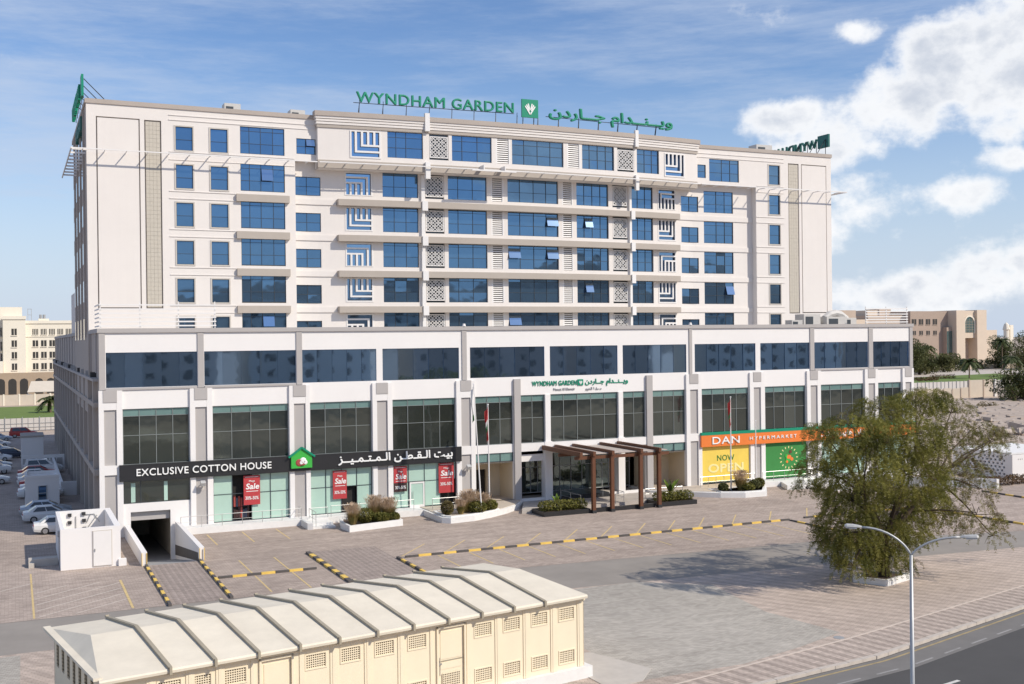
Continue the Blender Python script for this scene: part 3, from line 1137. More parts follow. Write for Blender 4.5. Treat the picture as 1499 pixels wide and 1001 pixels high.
# roof slab, caps and flanks of the tower
mb = MB()
mb.poly([(6.4, YT, 38.3), (93.3, YT, 38.3), (93.3, 131, 38.3), (6.4, 131, 38.3)])
mb.build('roof', 'concrete', hotel)
for a, b, c, d in ((6.3, 27.86, YT - .1, YT + .3), (72.96, 93.42, YT - .1, YT + .3), (6.3, 6.7, YT + .3, 131), (93.0, 93.42, YT + .3, 131), (6.3, 93.42, 131, 131.3)):
    MB().box(a, b, c, d, 38.6, 39.02).build('parapet_cap', 'cap_stone', hotel)
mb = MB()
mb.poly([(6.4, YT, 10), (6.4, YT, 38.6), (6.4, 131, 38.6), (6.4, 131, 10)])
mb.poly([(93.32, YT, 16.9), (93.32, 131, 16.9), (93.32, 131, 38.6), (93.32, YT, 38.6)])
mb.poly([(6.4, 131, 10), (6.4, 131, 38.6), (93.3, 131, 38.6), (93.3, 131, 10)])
mb.build('tower_flank', 'flank_shade_plaster', hotel)
for k in range(6):
    for yy in (112.2, 117.4, 122.6, 127.6):
        z = 34.8 + RZ(k)
        f = MB().box(6.33, 6.41, yy, yy + 1.7, z, z + 2.2).build('window', 'flank_shade_plaster', hotel)
        MB().box(6.31, 6.335, yy + .1, yy + 1.6, z + .1, z + 2.1).build('pane', 'blue_glass', f)
for yy in (110.2, 115.4, 120.6, 125.8):
    MB().box(6.22, 6.41, yy, yy + .5, 17, 38.3).build('wall_rib', 'flank_shade_plaster', hotel)

# ---- tower: windows
for k in range(6):
    gl = 'blue_glass'
    for a, b in c1:
        mb = MB()
        z0, z1 = 34.74 + RZ(k), 36.98 + RZ(k)
        for (p, q, r, t) in ((a - .13, a, z0 - .13, z1 + .13), (b, b + .13, z0 - .13, z1 + .13), (a, b, z0 - .13, z0), (a, b, z1, z1 + .13)):
            mb.box(p, q, YT - .05, YT + .03, r, t)
        mb.build('window_surround', 'cream_frame', hotel)
        window(hotel, [a, b], [z0, (z0 + z1) / 2 - .1, z1], YT + .13, 'dark_frame', gl, fw=.05)
    z0, z1 = 34.78 + RZ(k), 37.43 + RZ(k)
    window(hotel, [20.38, 21.27, 22.37, 23.57, 24.71], [z0, z0 + 1.01, z0 + 2.22, z1], YT + .13, 'dark_frame', gl, fw=.05)
    z0, z1 = 34.82 + RZ(k), 37.16 + RZ(k)
    mb = MB()
    for (p, q, r, t) in ((83.6, 83.73, z0 - .13, z1 + .13), (85.35, 85.48, z0 - .13, z1 + .13), (83.73, 85.35, z0 - .13, z0), (83.73, 85.35, z1, z1 + .13)):
        mb.box(p, q, YT - .05, YT + .03, r, t)
    mb.build('window_surround', 'cream_frame', hotel)
    window(hotel, [83.73, 85.35], [z0, z0 + 1.1, z1], YT + .13, 'dark_frame', gl)
MB().wall(25.75, 27.9, 34.4, 38.6, YT, [(25.9, 27.86, 35.07, 36.62)], 0.2).build('tower_wall', 'cream_plaster', hotel)
window(hotel, [25.9, 26.85, 27.86], [35.07, 35.85, 36.62], YT + .13, 'dark_frame', 'blue_glass')
window(hotel, [73.43, 74.6], [35.12, 35.9, 36.68], YT + .13, 'dark_frame', 'blue_glass')
window(hotel, [75.08, 76.9, 78.1, 79.34], [34.82, 35.85, 37.0, 37.44], YT + .13, 'dark_frame', 'blue_glass')
for k in range(1, 6):
    dz = FS * (3 - k)
    window(hotel, [25.9, 27.1, 28.5], [23.84 + dz, 24.75 + dz, 25.7 + dz], YR + .13, 'dark_frame', 'blue_glass', bend=True)
    window(hotel, [71.55, 72.8, 74.05], [23.93 + dz, 24.8 + dz, 25.75 + dz], YR + .13, 'dark_frame', 'blue_glass', bend=True)
    window(hotel, [74.82, 76.65, 77.85, 79.03], [23.93 + dz, 24.95 + dz, 26.07 + dz, 26.5 + dz], YR + .13, 'dark_frame', 'blue_glass', bend=True)
    for a, b, xs in MIDW:
        window(hotel, xs, [23.97 + dz, 25.05 + dz, 26.2 + dz, 26.65 + dz], YR + .2, 'dark_frame', 'blue_glass', bend=True)
TOPW = [[34.97, 35.91, 36.96, 38.73], [41.87, 43.05, 44.75, 46.33], [48.68, 50.15, 51.75, 53.3, 54.86], [57.2, 58.2, 59.25, 60.3, 61.33], [64.38, 65.5, 66.5, 67.45]]
for xs in TOPW:
    window(hotel, xs, [35.05, 36.1, 37.15, 37.72], YB + .2, 'dark_frame', 'blue_glass', bend=True)


# ---- white angular grilles, pierced screens and louvres
def grille(x0, x1, z0, z1, y, flip_x, flip_z):
    W, H = x1 - x0, z1 - z0
    mb = MB()

    def b(u0, u1, v0, v1):
        if flip_x:
            u0, u1 = 1 - u1, 1 - u0
        if flip_z:
            v0, v1 = 1 - v1, 1 - v0
        mb.box(x0 + u0 * W, x0 + u1 * W, y - .16, y, z0 + v0 * H, z0 + v1 * H)
    t = 0.07
    b(0, t * .7, 0, 1)
    b(1 - t * .7, 1, 0, 1)
    b(t * .7, 1 - t * .7, 0, t * .8)
    b(t * .7, 1 - t * .7, 1 - t * .5, 1)
    b(.155, .155 + t, .2, 1 - t * .5)
    b(.155 + t, 1 - t * .7, .2, .2 + t)
    b(.355, .355 + t, .43, 1 - t * .5)
    b(.355 + t, 1 - t * .7, .43, .43 + t)
    b(.555, .555 + t, .43 + t, 1 - t * .5)
    b(.755, .755 + t, .43 + t, 1 - t * .5)
    o = mb.build('angular_grille', 'white_metal', hotel, bend=True)
    MB().box(x0 + .02, x1 - .02, y + .12, y + .16, z0 + .02, z1 - .02).build('pane', 'navy_glass', o, bend=True)


def lattice_mesh(x0, x1, z0, z1, y):
    """pierced star screen: crossing diagonals with small squares at the crossings"""
    mb = MB()
    n, m = 5, 6
    cx, cz = (x1 - x0) / n, (z1 - z0) / m
    t = .055
    for i in range(n):
        for j in range(m):
            a, c = x0 + cx * i, z0 + cz * j
            mx, mz = a + cx / 2, c + cz / 2
            for p, q in (((a, mz), (mx, c)), ((mx, c), (a + cx, mz)), ((a + cx, mz), (mx, c + cz)), ((mx, c + cz), (a, mz))):
                mb.bar((p[0], y, p[1]), (q[0], y, q[1]), .05, t)
            if (i + j) % 2:
                mb.box(mx - cx * .14, mx + cx * .14, y - .025, y + .025, mz - cz * .14, mz + cz * .14)
    for (p, q, r, s_) in ((x0 - .05, x0 + .03, z0 - .05, z1 + .05), (x1 - .03, x1 + .05, z0 - .05, z1 + .05), (x0, x1, z0 - .05, z0 + .03), (x0, x1, z1 - .03, z1 + .05)):
        mb.box(p, q, y - .04, y + .04, r, s_)
    return mb


def lattice(x0, x1, z0, z1, y):
    o = lattice_mesh(x0 + .1, x1 - .1, z0 + .25, z1 - .3, y - .05).build('pierced_screen', 'white_metal', hotel, bend=True)
    MB().box(x0, x1, y + .18, y + .22, z0, z1).build('pane', 'car_glass', o, bend=True)


def louvre(x0, x1, z0, z1, y):
    mb = MB()
    mb.box(x0, x0 + .16, y - .1, y + .1, z0, z1)
    mb.box(x1 - .16, x1, y - .1, y + .1, z0, z1)
    o = mb.build('louvre_panel', 'white_metal', hotel, bend=True)
    MB().box(x0, x1, y + .14, y + .18, z0, z1).build('backing', 'dark_interior', o, bend=True)
    n = 12
    for i in range(n):
        z = z0 + (i + .5) * (z1 - z0) / n
        q = MB().obox(((x0 + x1) / 2, y, z), ((x1 - x0) / 2 - .16, 0, 0), (0, .04, -.015), (0, .012, .056))
        q.build('slat', 'white_metal', o, bend=True)


grille(31.12, 34.27, 34.85, 37.6, YB + .1, False, False)
grille(68.2, 71.1, 34.85, 37.55, YB + .1, True, False)
lattice(39.4, 41.5, 35.05, 37.72, YB + .1)
lattice(61.75, 64.0, 35.05, 37.72, YB + .1)
louvre(46.8, 48.45, 35.05, 37.72, YB + .1)
louvre(55.3, 56.98, 35.05, 37.72, YB + .1)
for k in range(1, 6):
    dz = FS * (3 - k)
    for n_, (a, b) in enumerate(GRL):
        up = (k % 2 == 1)
        grille(a, b, 24.0 + dz, 26.42 + dz, YR + .12, (n_ == 0) if up else (n_ == 1), up)
    for a, b in LAT:
        lattice(a, b, 23.95 + dz, 26.6 + dz, YR + .1)
    for a, b in LOU:
        louvre(a, b, 23.95 + dz, 26.6 + dz, YR + .1)
# two white posts running up the front with a knob above the parapet
for x0, x1 in ((38.86, 39.36), (64.0, 64.42)):
    MB().box(x0, x1, YB - .38, YB - .02, 37.9, 39.75).box(x0, x1, YB - .42, YB - .02, 33.0, 34.7).build('post', 'white_metal', hotel, bend=True)
    for k in range(4):
        z = 26.51 + FS * (1 - k)
        MB().box(x0 - .05, x1 + .05, YR - .86, YR - .72, z - .3, z + .68).build('bracket', 'white_metal', hotel, bend=True)
    MB().box(x0 + .06, x1 - .06, YR - .25, YR, 17, 33.6).build('post', 'white_metal', hotel, bend=True)
# opened sashes
for (x0, x1, z0, z1, y) in ((53.48, 54.84, 24.0 + 1.08 + FS, 26.1 + FS, YR + .2), (53.48, 54.84, 25.1, 26.15, YR + .2), (48.8, 50.2, 25.1, 26.15, YR + .2),
                            (58.3, 59.25, 25.1 + FS, 26.15 + FS, YR + .2), (58.3, 59.25, 25.1 - FS, 26.15 - FS, YR + .2), (48.8, 50.2, 25.1 - 2 * FS, 26.15 - 2 * FS, YR + .2),
                            (77.9, 79.0, 25.0 - FS, 26.05 - FS, YR + .13)):
    sash(hotel, x0, x1, z0, z1, y, True)
sash(hotel, 22.42, 23.52, 32.2, 33.35, YT + .13, tilt=.2)
sash(hotel, 22.42, 23.52, 17.9, 18.9, YT + .13, tilt=.2)
sash(hotel, 26.9, 27.8, 35.88, 36.55, YT + .13, tilt=.25)

# ---- sun canopy: a slim rail on brackets round the tower
def rail_with_brackets(x0, x1, y_wall, d, bend, n):
    MB().box(x0, x1, y_wall - d - .1, y_wall - d, 34.15, 34.25, seg=2.0 if bend else None).build('canopy_rail', 'white_metal', hotel, bend=bend)
    for i in range(n):
        x = x0 + (x1 - x0) * (i + .5) / n
        q = MB().box(x - .03, x + .03, y_wall - d, y_wall, 34.1, 34.2)
        q.build('canopy_bracket', 'white_metal', hotel, bend=bend)


rail_with_brackets(5.1, 27.7, YT, 1.15, False, 12)
rail_with_brackets(73.1, 94.6, YT, 1.25, False, 13)
rail_with_brackets(27.9, 72.9, YB - .12, .5, True, 25)
MB().box(5.0, 5.1, YT - 1.35, 126, 34.13, 34.27).build('canopy_rail', 'white_metal', hotel)
for i in range(9):
    y = YT - 1.0 + i * 2.1
    MB().box(5.1, 6.4, y, y + .08, 34.06, 34.22).build('canopy_bracket', 'white_metal', hotel)
MB().box(94.6, 94.7, YT - 1.35, 126, 34.13, 34.27).build('canopy_rail', 'white_metal', hotel)
# window-cleaning cradle beam under the canopy
MB().box(43.6, 48.6, YB - 1.25, YB - 1.1, 33.95, 34.1).box(44.9, 45.0, YB - 1.2, YB - .1, 34.1, 34.6).box(47.3, 47.4, YB - 1.2, YB - .1, 34.1, 34.6).build('cradle_beam', 'white_metal', hotel, bend=True)

# ------------------------------------------------------------------ podium
UP = [(7.15, 14.66), (15.24, 23.33), (23.9, 30.9), (31.5, 39.2), (40.35, 48.4), (49.0, 56.81), (57.42, 65.23), (66.29, 74.25), (74.9, 81.7), (82.37, 90.23), (90.95, 96.5)]
G1 = [(8.42, 13.92, 4), (15.87, 22.6, 4), (24.52, 30.38, 4), (32.36, 38.79, 4), (40.77, 44.87, 3), (45.66, 48.37, 2), (48.97, 56.8, 5), (57.36, 60.1, 2), (60.88, 65.03, 3),
      (67.0, 73.26, 4), (75.32, 81.1, 4), (83.1, 89.52, 4), (91.51, 95.25, 3)]
PILL = [(6.52, 8.42, 6.94, 7.93), (13.95, 15.87, 14.40, 15.38), (22.62, 24.52, 23.05, 24.10), (30.41, 32.36, 30.85, 31.87), (38.8, 40.76, 39.3, 40.3),
        (65.04, 67.0, 65.53, 66.52), (73.3, 75.32, 73.82, 74.76), (81.14, 83.1, 81.64, 82.62), (89.55, 91.51, 90.07, 91.05), (95.27, 97.0, 95.7, 96.62)]
# upper storey
MB().wall(PX0, PX1, 12.5, 17.32, YP, [(a, b, 12.66, 15.64) for a, b in UP], 0.22).build('podium_wall', 'white_plaster', hotel)
MB().box(PX0 - .12, PX1 + .12, YP - .16, YP + .35, 17.32, 17.69).build('parapet_cap', 'grey_plaster', hotel)
MB().box(PX0 - .12, PX0 + .3, YP + .35, 200, 17.32, 17.69).build('parapet_cap', 'grey_plaster', hotel)
MB().box(PX1 - .3, PX1 + .12, YP + .35, 200, 17.32, 17.69).build('parapet_cap', 'grey_plaster', hotel)
for a, b in ((6.6, 7.1), (14.68, 15.2), (23.36, 23.88), (39.5, 39.98), (65.56, 65.92), (81.74, 82.32), (90.28, 90.9), (96.53, 97.0)):
    MB().box(a, b, YP - .1, YP + .02, 12.5, 17.31).build('pilaster', 'grey_plaster', hotel)
for x in (39.74, 65.74):
    MB().tube([(x, YP - .05, 17.69), (x, YP - .05, 17.95)], [.2, .12], 8).build('finial', 'white_plaster', hotel)
for a, b in ((7.1, 14.6), (15.25, 23.3), (82.4, 90.2), (90.95, 96.5)):
    MB().box(a, b, YP - .12, YP + .05, 12.46, 12.64).build('ledge', 'grey_plaster', hotel)
for (a, b) in UP:
    n = 5 if b - a > 6.9 else 4
    window(hotel, cells(a, b, n), [12.66, 15.64], YP + .12, 'navy_glass', 'navy_glass', fw=.02, jit=.012)
# two lower storeys: piers, insets, spandrels
holes = [(a, b, 6.05, 10.83) for a, b, _ in G1]
LOW = [(8.42, 13.92, 2.75, 4.68), (9.0, 12.25, -3.4, 2.03), (15.87, 22.6, .56, 4.7), (24.52, 30.38, .56, 4.7), (32.36, 38.79, .56, 4.7), (40.77, 44.87, .56, 5.24), (45.66, 48.37, .56, 5.24),
       (48.97, 56.8, .56, 5.24), (57.36, 60.1, .56, 5.24), (60.88, 65.03, .56, 5.24), (67.0, 73.26, .56, 4.7), (75.32, 81.1, .56, 4.7), (83.1, 89.52, .56, 4.7), (91.51, 95.25, .56, 4.7)]
MB().wall(PX0, PX1, -3.4, 12.5, YP, holes + LOW, 0.28).build('podium_wall', 'white_plaster', hotel)
for (a, b, c, d) in PILL:
    lo = -.1
    for p, q in ((a, c), (d, b)):
        MB().box(p + .01, q, YP - .2, YP + .01, lo, 12.44).build('pier', 'white_plaster', hotel)
    MB().box(c, d, YP - .2, YP + .01, 10.8, 11.4).build('pier_band', 'white_plaster', hotel)
    MB().box(c, d, YP - .2, YP + .01, 5.3, 6.1).build('pier_band', 'white_plaster', hotel)
    MB().box(c - .06, d + .06, YP - .24, YP - .02, 11.43, 12.46).build('grey_panel', 'grey_plaster', hotel)
    MB().box(c + .01, d - .01, YP - .06, YP + .01, 6.1, 10.8).build('grey_panel', 'grey_plaster', hotel)
    MB().box(c + .01, d - .01, YP - .06, YP + .01, lo, 5.3).build('grey_panel', 'grey_plaster', hotel)
for a, b in ((44.92, 45.62), (60.13, 60.85)):
    MB().box(a, b, YP - .25, YP + .6, .3, 12.45).build('pilaster', 'grey_plaster', hotel)
for a, b in ((48.38, 48.96), (56.81, 57.35)):
    MB().box(a, b, YP - .12, YP + .02, 6.14, 10.83).build('pier', 'white_plaster', hotel)
    MB().box(a - .12, b + .12, YP - .2, YP + .7, .3, 6.14).build('pier', 'white_plaster', hotel)
for a, b, n in G1:
    window(hotel, cells(a, b, n), [6.05, 8.55, 10.2, 10.83], YP + .17, 'mullion', ['smoke_glass', 'smoke_glass', 'spandrel_glass'], fw=.07, jit=.01)
# storeys inside, the back and the flanks
mb = MB()
mb.poly([(PX0, YP + .3, 17.0), (PX1, YP + .3, 17.0), (PX1, 200, 17.0), (PX0, 200, 17.0)])
mb.build('podium_roof', 'concrete', hotel)
mb = MB()
mb.poly([(PX1, YP, -.3), (PX1, 200, -.3), (PX1, 200, 17.5), (PX1, YP, 17.5)])
mb.poly([(PX0, 200, -.3), (PX0, 200, 17.5), (PX1, 200, 17.5), (PX1, 200, -.3)])
mb.build('podium_flank', 'white_plaster', hotel)
# left flank: piers, ledge and deep windows
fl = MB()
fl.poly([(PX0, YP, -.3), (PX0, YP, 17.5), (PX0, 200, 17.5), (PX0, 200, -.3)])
fl.build('podium_flank', 'flank_shade_plaster', hotel)
y = 100.0
k = 0
while y < 198:
    MB().box(6.22, 6.6, y, y + .9, -.1, 13.2).build('pier', 'flank_shade_plaster', hotel)
    MB().box(6.48, 6.61, y + .2, y + .8, 13.9, 17.3).build('pilaster', 'grey_plaster', hotel)
    if not 107 < y < 131:
        f = MB().box(6.52, 6.61, y + 1.6, y + 5.6, 6.2, 10.9).build('window', 'grey_metal', hotel)
        for i in range(3):
            MB().box(6.5, 6.525, y + 1.68 + i * 1.3, y + 2.92 + i * 1.3, 6.3, 10.8).build('pane', 'smoke_glass', f)
    f = MB().box(6.52, 6.61, y + 1.6, y + 5.6, .7, 5.0).build('window', 'grey_metal', hotel)
    for i in range(3):
        MB().box(6.5, 6.525, y + 1.68 + i * 1.3, y + 2.92 + i * 1.3, .8, 4.9).build('pane', 'smoke_glass', f)
    MB().box(6.1, 6.6, y + 1.3, y + 1.7, 13.5, 13.95).build('flank_bracket', 'dark_metal' if k % 3 == 0 else 'grey_metal', hotel)
    y += 6.9
    k += 1
MB().box(6.15, 6.62, 99, 199.5, 13.2, 13.44).build('ledge', 'grey_plaster', hotel)
MB().box(6.2, 6.62, 99, 199.5, 11.0, 11.4).build('ledge', 'flank_shade_plaster', hotel)
MB().box(6.2, 6.62, 99, 199.5, 5.2, 5.7).build('ledge', 'flank_shade_plaster', hotel)
MB().box(6.35, 7.1, 107.3, 131.2, 10.0, 17.3).build('tower_flank', 'flank_shade_plaster', hotel)
# a further white volume on the roof behind the tower
MB().box(6.9, 30, 132.5, 150, 17, 22.6).build('roof_block', 'cream_plaster', hotel)
# steps up to the side door
mb = MB()
for i in range(6):
    mb.box(4.6 - i * .02, 6.2, 100.9 + i * .34, 101.24 + i * .34 + (4 if i == 5 else 0), -.1, .17 * (i + 1))
mb.build('side_step', 'grey_metal', hotel)

# shopfronts
window(hotel, [8.42, 9.85, 12.0, 13.92], [2.75, 4.68], YP + .17, 'dark_frame', 'smoke_glass', fw=.06, name='shop_window')
MB().box(9.05, 9.4, YP + .1, YP + .14, 2.85, 4.5).build('shop_blind', 'film_glass', hotel)
MB().box(11.75, 12.05, YP + .1, YP + .14, 2.85, 4.5).build('shop_blind', 'film_glass', hotel)
window(hotel, cells(15.87, 22.6, 4), [.56, 3.0, 4.7], YP + .17, 'dark_frame', 'film_glass', fw=.07, name='shop_window', skip=((1, 0), (1, 1)))
MB().box(17.62, 19.2, YP + .6, YP + .65, .56, 4.7).build('shop_interior', 'dark_interior', hotel)
for i in range(14):
    MB().box(17.7 + (i % 7) * .2, 17.86 + (i % 7) * .2, YP + .4, YP + .55, .8 + (i // 7) * 1.0, 1.6 + (i // 7) * 1.0 + R.uniform(-.1, .2)).build('hanging_garment', R.choice(['cotton_red', 'car_dark', 'poster_dark']), hotel)
window(hotel, cells(24.52, 30.38, 4), [.56, 3.0, 4.7], YP + .17, 'dark_frame', 'film_glass', fw=.07, name='shop_window', skip=((2, 0),))
MB().box(27.5, 28.9, YP + .5, YP + .55, .56, 3.0).build('shop_interior', 'dark_interior', hotel)
window(hotel, cells(32.36, 38.79, 4), [.56, 3.0, 4.7], YP + .17, 'dark_frame', 'film_glass', fw=.07, name='shop_window', skip=((1, 0), (3, 0)))
MB().box(37.3, 38.75, YP + .5, YP + .55, .56, 3.0).build('shop_interior', 'dark_interior', hotel)
d = MB()
for (p, q, r, t) in ((34.05, 34.19, .56, 2.95), (35.4, 35.54, .56, 2.95), (34.19, 35.4, 2.8, 2.95), (34.19, 35.4, .56, .78)):
    d.box(p, q, YP + .06, YP + .16, r, t)
d = d.build('shop_door', 'white_metal', hotel)
MB().box(34.19, 35.4, YP + .1, YP + .13, .78, 2.8).build('pane', 'film_glass', d)
MB().tube([(34.36, YP, 1.3), (34.36, YP, 2.1)], .025, 6).build('handle', 'steel', d)
window(hotel, cells(83.1, 89.52, 4), [.56, 3.0, 4.7], YP + .17, 'dark_frame', 'film_glass', fw=.07, name='shop_window')
window(hotel, cells(91.51, 95.25, 3), [.56, 3.0, 4.7], YP + .17, 'dark_frame', 'film_glass', fw=.07, name='shop_window')
window(hotel, cells(67.0, 73.26, 3), [.56, 4.7], YP + .25, 'dark_frame', 'film_glass', fw=.07, name='shop_window')
window(hotel, cells(75.32, 81.1, 3), [.56, 4.7], YP + .25, 'dark_frame', 'film_glass', fw=.07, name='shop_window')

# entrance: side bays with a glazed strip above a beige recess, glazed lobby in the middle
for a, b in ((40.77, 44.87), (60.88, 65.03)):
    window(hotel, cells(a, b, 3), [4.36, 5.24], YP + .15, 'dark_frame', 'spandrel_glass', fw=.06)
    m_ = MB()
    m_.box(a, b, YP + .29, YP + 3.6, 4.2, 4.34)
    m_.box(a - .1, a, YP + .29, YP + 3.6, .56, 4.34)
    m_.box(b, b + .1, YP + .29, YP + 3.6, .56, 4.34)
    m_.wall(a, b, .56, 4.2, YP + 3.4, [(a, a + 2.6, .56, 3.3)] if a < 50 else [(a + .3, a + 2.2, .56, 3.1)], .4)
    m_.build('entrance_recess', 'beige_wall', hotel)
    if a < 50:
        f = MB().box(a, a + 2.6, YP + 3.75, YP + 3.8, .56, 3.3).build('doorway', 'dark_interior', hotel)
        for i in range(3):
            MB().box(a + .3 + i * .8, a + .36 + i * .8, YP + 3.6, YP + 3.7, .56, 3.3).build('door_frame', 'grey_metal', f)
    else:
        f = MB().box(a + .32, a + 2.18, YP + 3.62, YP + 3.7, .58, 3.08).build('entrance_door', 'timber', hotel)
        MB().box(a + 1.3, a + 1.75, YP + 3.58, YP + 3.62, 1.9, 2.2).build('notice', 'sign_white', f)
MB().box(45.62, 60.13, YP + .3, YP + 4.0, 4.9, 5.2).build('lobby_ceiling', 'white_plaster', hotel)
window(hotel, [45.66, 46.9, 48.3, 49.1, 50.4, 51.7, 53.0, 54.3, 55.6, 56.7, 57.5, 58.9, 60.1], [.56, 3.2, 4.9], YP + 3.4, 'grey_metal', 'lobby_glass', fw=.08, name='lobby_window', jit=.012)
MB().box(45.66, 60.12, YP - .15, YP + .3, 5.25, 6.05).build('lobby_beam', 'white_plaster', hotel)
MB().box(45.66, 48.3, YP + .3, YP + .6, 4.2, 5.2).build('lobby_beam', 'white_plaster', hotel)

# plinth, walkways and entrance slab
mb = MB()
mb.box(12.95, 34.8, 96.45, YP + .3, -.1, .55)
mb.build('walkway', 'kerb_white', hotel)
pl = [(34.8, 96.45), (34.8, 91.6), (35.4, 91.0), (37.8, 91.3), (39.9, 92.3), (42.2, 93.8), (44.2, 95.6), (45.6, 97.6), (45.6, 101.8), (34.8, 101.8)]
MB().prism(pl, -.1, .5).build('entrance_platform', 'kerb_white', hotel)
def inset(pts, d):
    c = Vector((sum(p[0] for p in pts) / len(pts), sum(p[1] for p in pts) / len(pts)))
    return [tuple(Vector(p) + (c - Vector(p)).normalized() * d) for p in pts]
MB().prism(inset(pl, .3), .5, .56).build('platform_tiling', 'platform_tile', hotel)
pr = [(102.9 - x, y) for x, y in pl][::-1]
MB().prism([(60.1, 97.4), (61.6, 96.0), (63.4, 94.2), (65.4, 92.4), (67.6, 91.2), (70.2, 91.1), (72.9, 94.7), (72.9, 96.45), (72.9, 101.8), (60.1, 101.8)], -.1, .5).build('entrance_platform', 'kerb_white', hotel)
MB().prism(inset([(60.3, 97.6), (61.6, 96.3), (63.4, 94.6), (65.4, 93.2), (72.6, 96.5), (72.6, 101.8), (60.3, 101.8)], .1), .5, .56).build('platform_tiling', 'platform_tile', hotel)
MB().box(72.95, 96.9, 96.45, YP + .3, -.1, .55).build('walkway', 'kerb_white', hotel)
MB().prism([(43.3, 92.9), (62.0, 92.9), (60.1, 97.4), (60.1, 101.7), (45.6, 101.7), (45.6, 97.6)], -.1, .3).build('entrance_slab', 'entrance_slab', hotel)
mb = MB()
for i in range(3):
    mb.box(49.5, 55.5, 97.0 + i * .4, 101.6, .3 + i * .1, .4 + i * .1)
mb.build('entrance_step', 'black_stone', hotel)

# basement ramp
rf = MB()
rf.poly([(8.85, 84.55, -.005), (12.6, 84.55, -.005), (12.6, 98.2, -2.3), (8.85, 98.2, -2.3)])
rf.poly([(8.85, 98.2, -2.3), (12.6, 98.2, -2.3), (12.6, 118, -3.2), (8.85, 118, -3.2)])
rf.build('ramp_floor', 'ramp_floor', hotel)
rw = MB()
rw.box(8.46, 8.86, 84.5, 97.9, -3.4, 1.0)
rw.box(12.6, 12.98, 84.6, 97.9, -3.4, 1.0)
rw.build('ramp_wall', 'white_plaster', hotel)
MB().poly([(12.595, 85.0, -.1), (12.595, 85.0, .55), (12.595, 98, -1.0), (12.595, 98, -1.9)]).build('wall_stripe', 'kerb_black', hotel)
for x in (8.66, 12.79):
    for dx in (-.17, .17):
        MB().box(x + dx - .02, x + dx + .02, 84.42, 84.52, .02, .95).build('corner_guard', 'kerb_yellow', hotel)
mb = MB()
mb.box(8.55, 8.85, 98.4, 118, -3.4, 2.1)
mb.box(12.6, 12.9, 98.4, 118, -3.4, 2.1)
mb.box(8.55, 12.9, 98.4, 118, 2.1, 2.3)
mb.box(8.55, 12.9, 117.8, 118, -3.4, 2.1)
mb.build('basement', 'concrete', hotel)
MB().box(9.02, 12.23, YP + .4, YP + .48, 1.25, 2.03).build('height_board', 'grey_plaster', hotel)

# roof furniture
def ac_unit(x, y, z, w, d, h, label):
    t = thing('roof_unit', label, 'air conditioner', (x, y, z), 0, 'equipment on the roofs')
    MB().box(x, x + w, y, y + d, z, z + h).build('casing', 'ac_metal', t)
    MB().box(x + w * .1, x + w * .55, y - .03, y, z + h * .2, z + h * .85).build('grille', 'dark_frame', t)
    return t


ac_unit(19.6, 111.5, 38.3, 1.6, 1.4, 2.1, 'pale box unit on the tower roof near its left end')
ac_unit(26.2, 111.2, 38.3, 1.5, 1.4, 1.9, 'pale box unit on the tower roof left of the big green sign')
ac_unit(84.5, 111, 38.3, 2.4, 1.6, 2.0, 'pale low unit on the tower roof beside the reversed sign')
ac_unit(80.5, 99.6, 17.0, 1.5, 1.2, 1.2, 'small box unit on the podium roof below the tower recess')
ac_unit(83.2, 100.8, 17.0, 2.4, 1.6, 1.9, 'grey unit with a dark grille on the podium roof under the corner window')
ac_unit(86.2, 100.4, 17.0, 3.0, 1.8, 1.6, 'long grey unit on the podium roof beneath the beige strip')
ac_unit(90.6, 102.6, 17.0, 2.0, 1.8, 1.5, 'grey unit on the podium roof just left of the slatted screen')
t = thing('roof_enclosure', 'white corrugated enclosure on the tower roof behind the green emblem', 'enclosure', (53.5, 113, 38.3))
mb = MB()
for i in range(22):
    mb.box(53.5 + i * .3, 53.5 + i * .3 + .22, 113 - (.04 if i % 2 else 0), 113.2, 38.4, 40.9)
mb.build('sheet', 'white_metal', t)
MB().box(53.3, 60.3, 112.9, 116, 40.9, 41.0).build('cover', 'cap_stone', t)
t = thing('roof_duct', 'pale curved duct hood on the podium roof at the foot of the tower', 'duct', (88.6, 103.5, 17))
pts = [(88.0 + 2.2 + 2.2 * math.cos(a), 103.6, 17 + 2.1 * math.sin(a)) for a in [math.pi * i / 8 for i in range(9)]]
MB().tube(pts, .42, 8).build('hood', 'ac_metal', t)
MB().box(87.6, 92.9, 104.2, 105.4, 17, 18.4).build('plenum', 'ac_metal', t)


def slat_screen(label, x0, x1, y, n, z0, dz, posts):
    t = thing('slat_screen', label, 'screen', (x0, y, 17.69), 0, 'slatted screens on the podium roof')
    for i in range(n):
        z = z0 + i * dz
        MB().box(x0, x1, y - .03, y + .03, z, z + .12).build('slat', 'white_metal', t)
    for x in posts:
        MB().box(x - .04, x + .04, y + .03, y + .11, 17.3, z0 + n * dz).build('post', 'white_metal', t)
    return t


slat_screen('white slatted screen on the right end of the podium roof', 90.4, 96.9, YP + .55, 6, 17.85, .31, (90.5, 93.6, 96.8))
t = slat_screen('white slatted screen on the left end of the podium roof', 6.7, 16.4, YP + .55, 6, 17.85, .36, (6.8, 10.0, 13.2, 16.3))
for i in range(6):
    MB().box(6.66, 6.72, YP + .6, YP + 5.5, 17.85 + i * .36, 17.97 + i * .36).build('slat', 'white_metal', t)

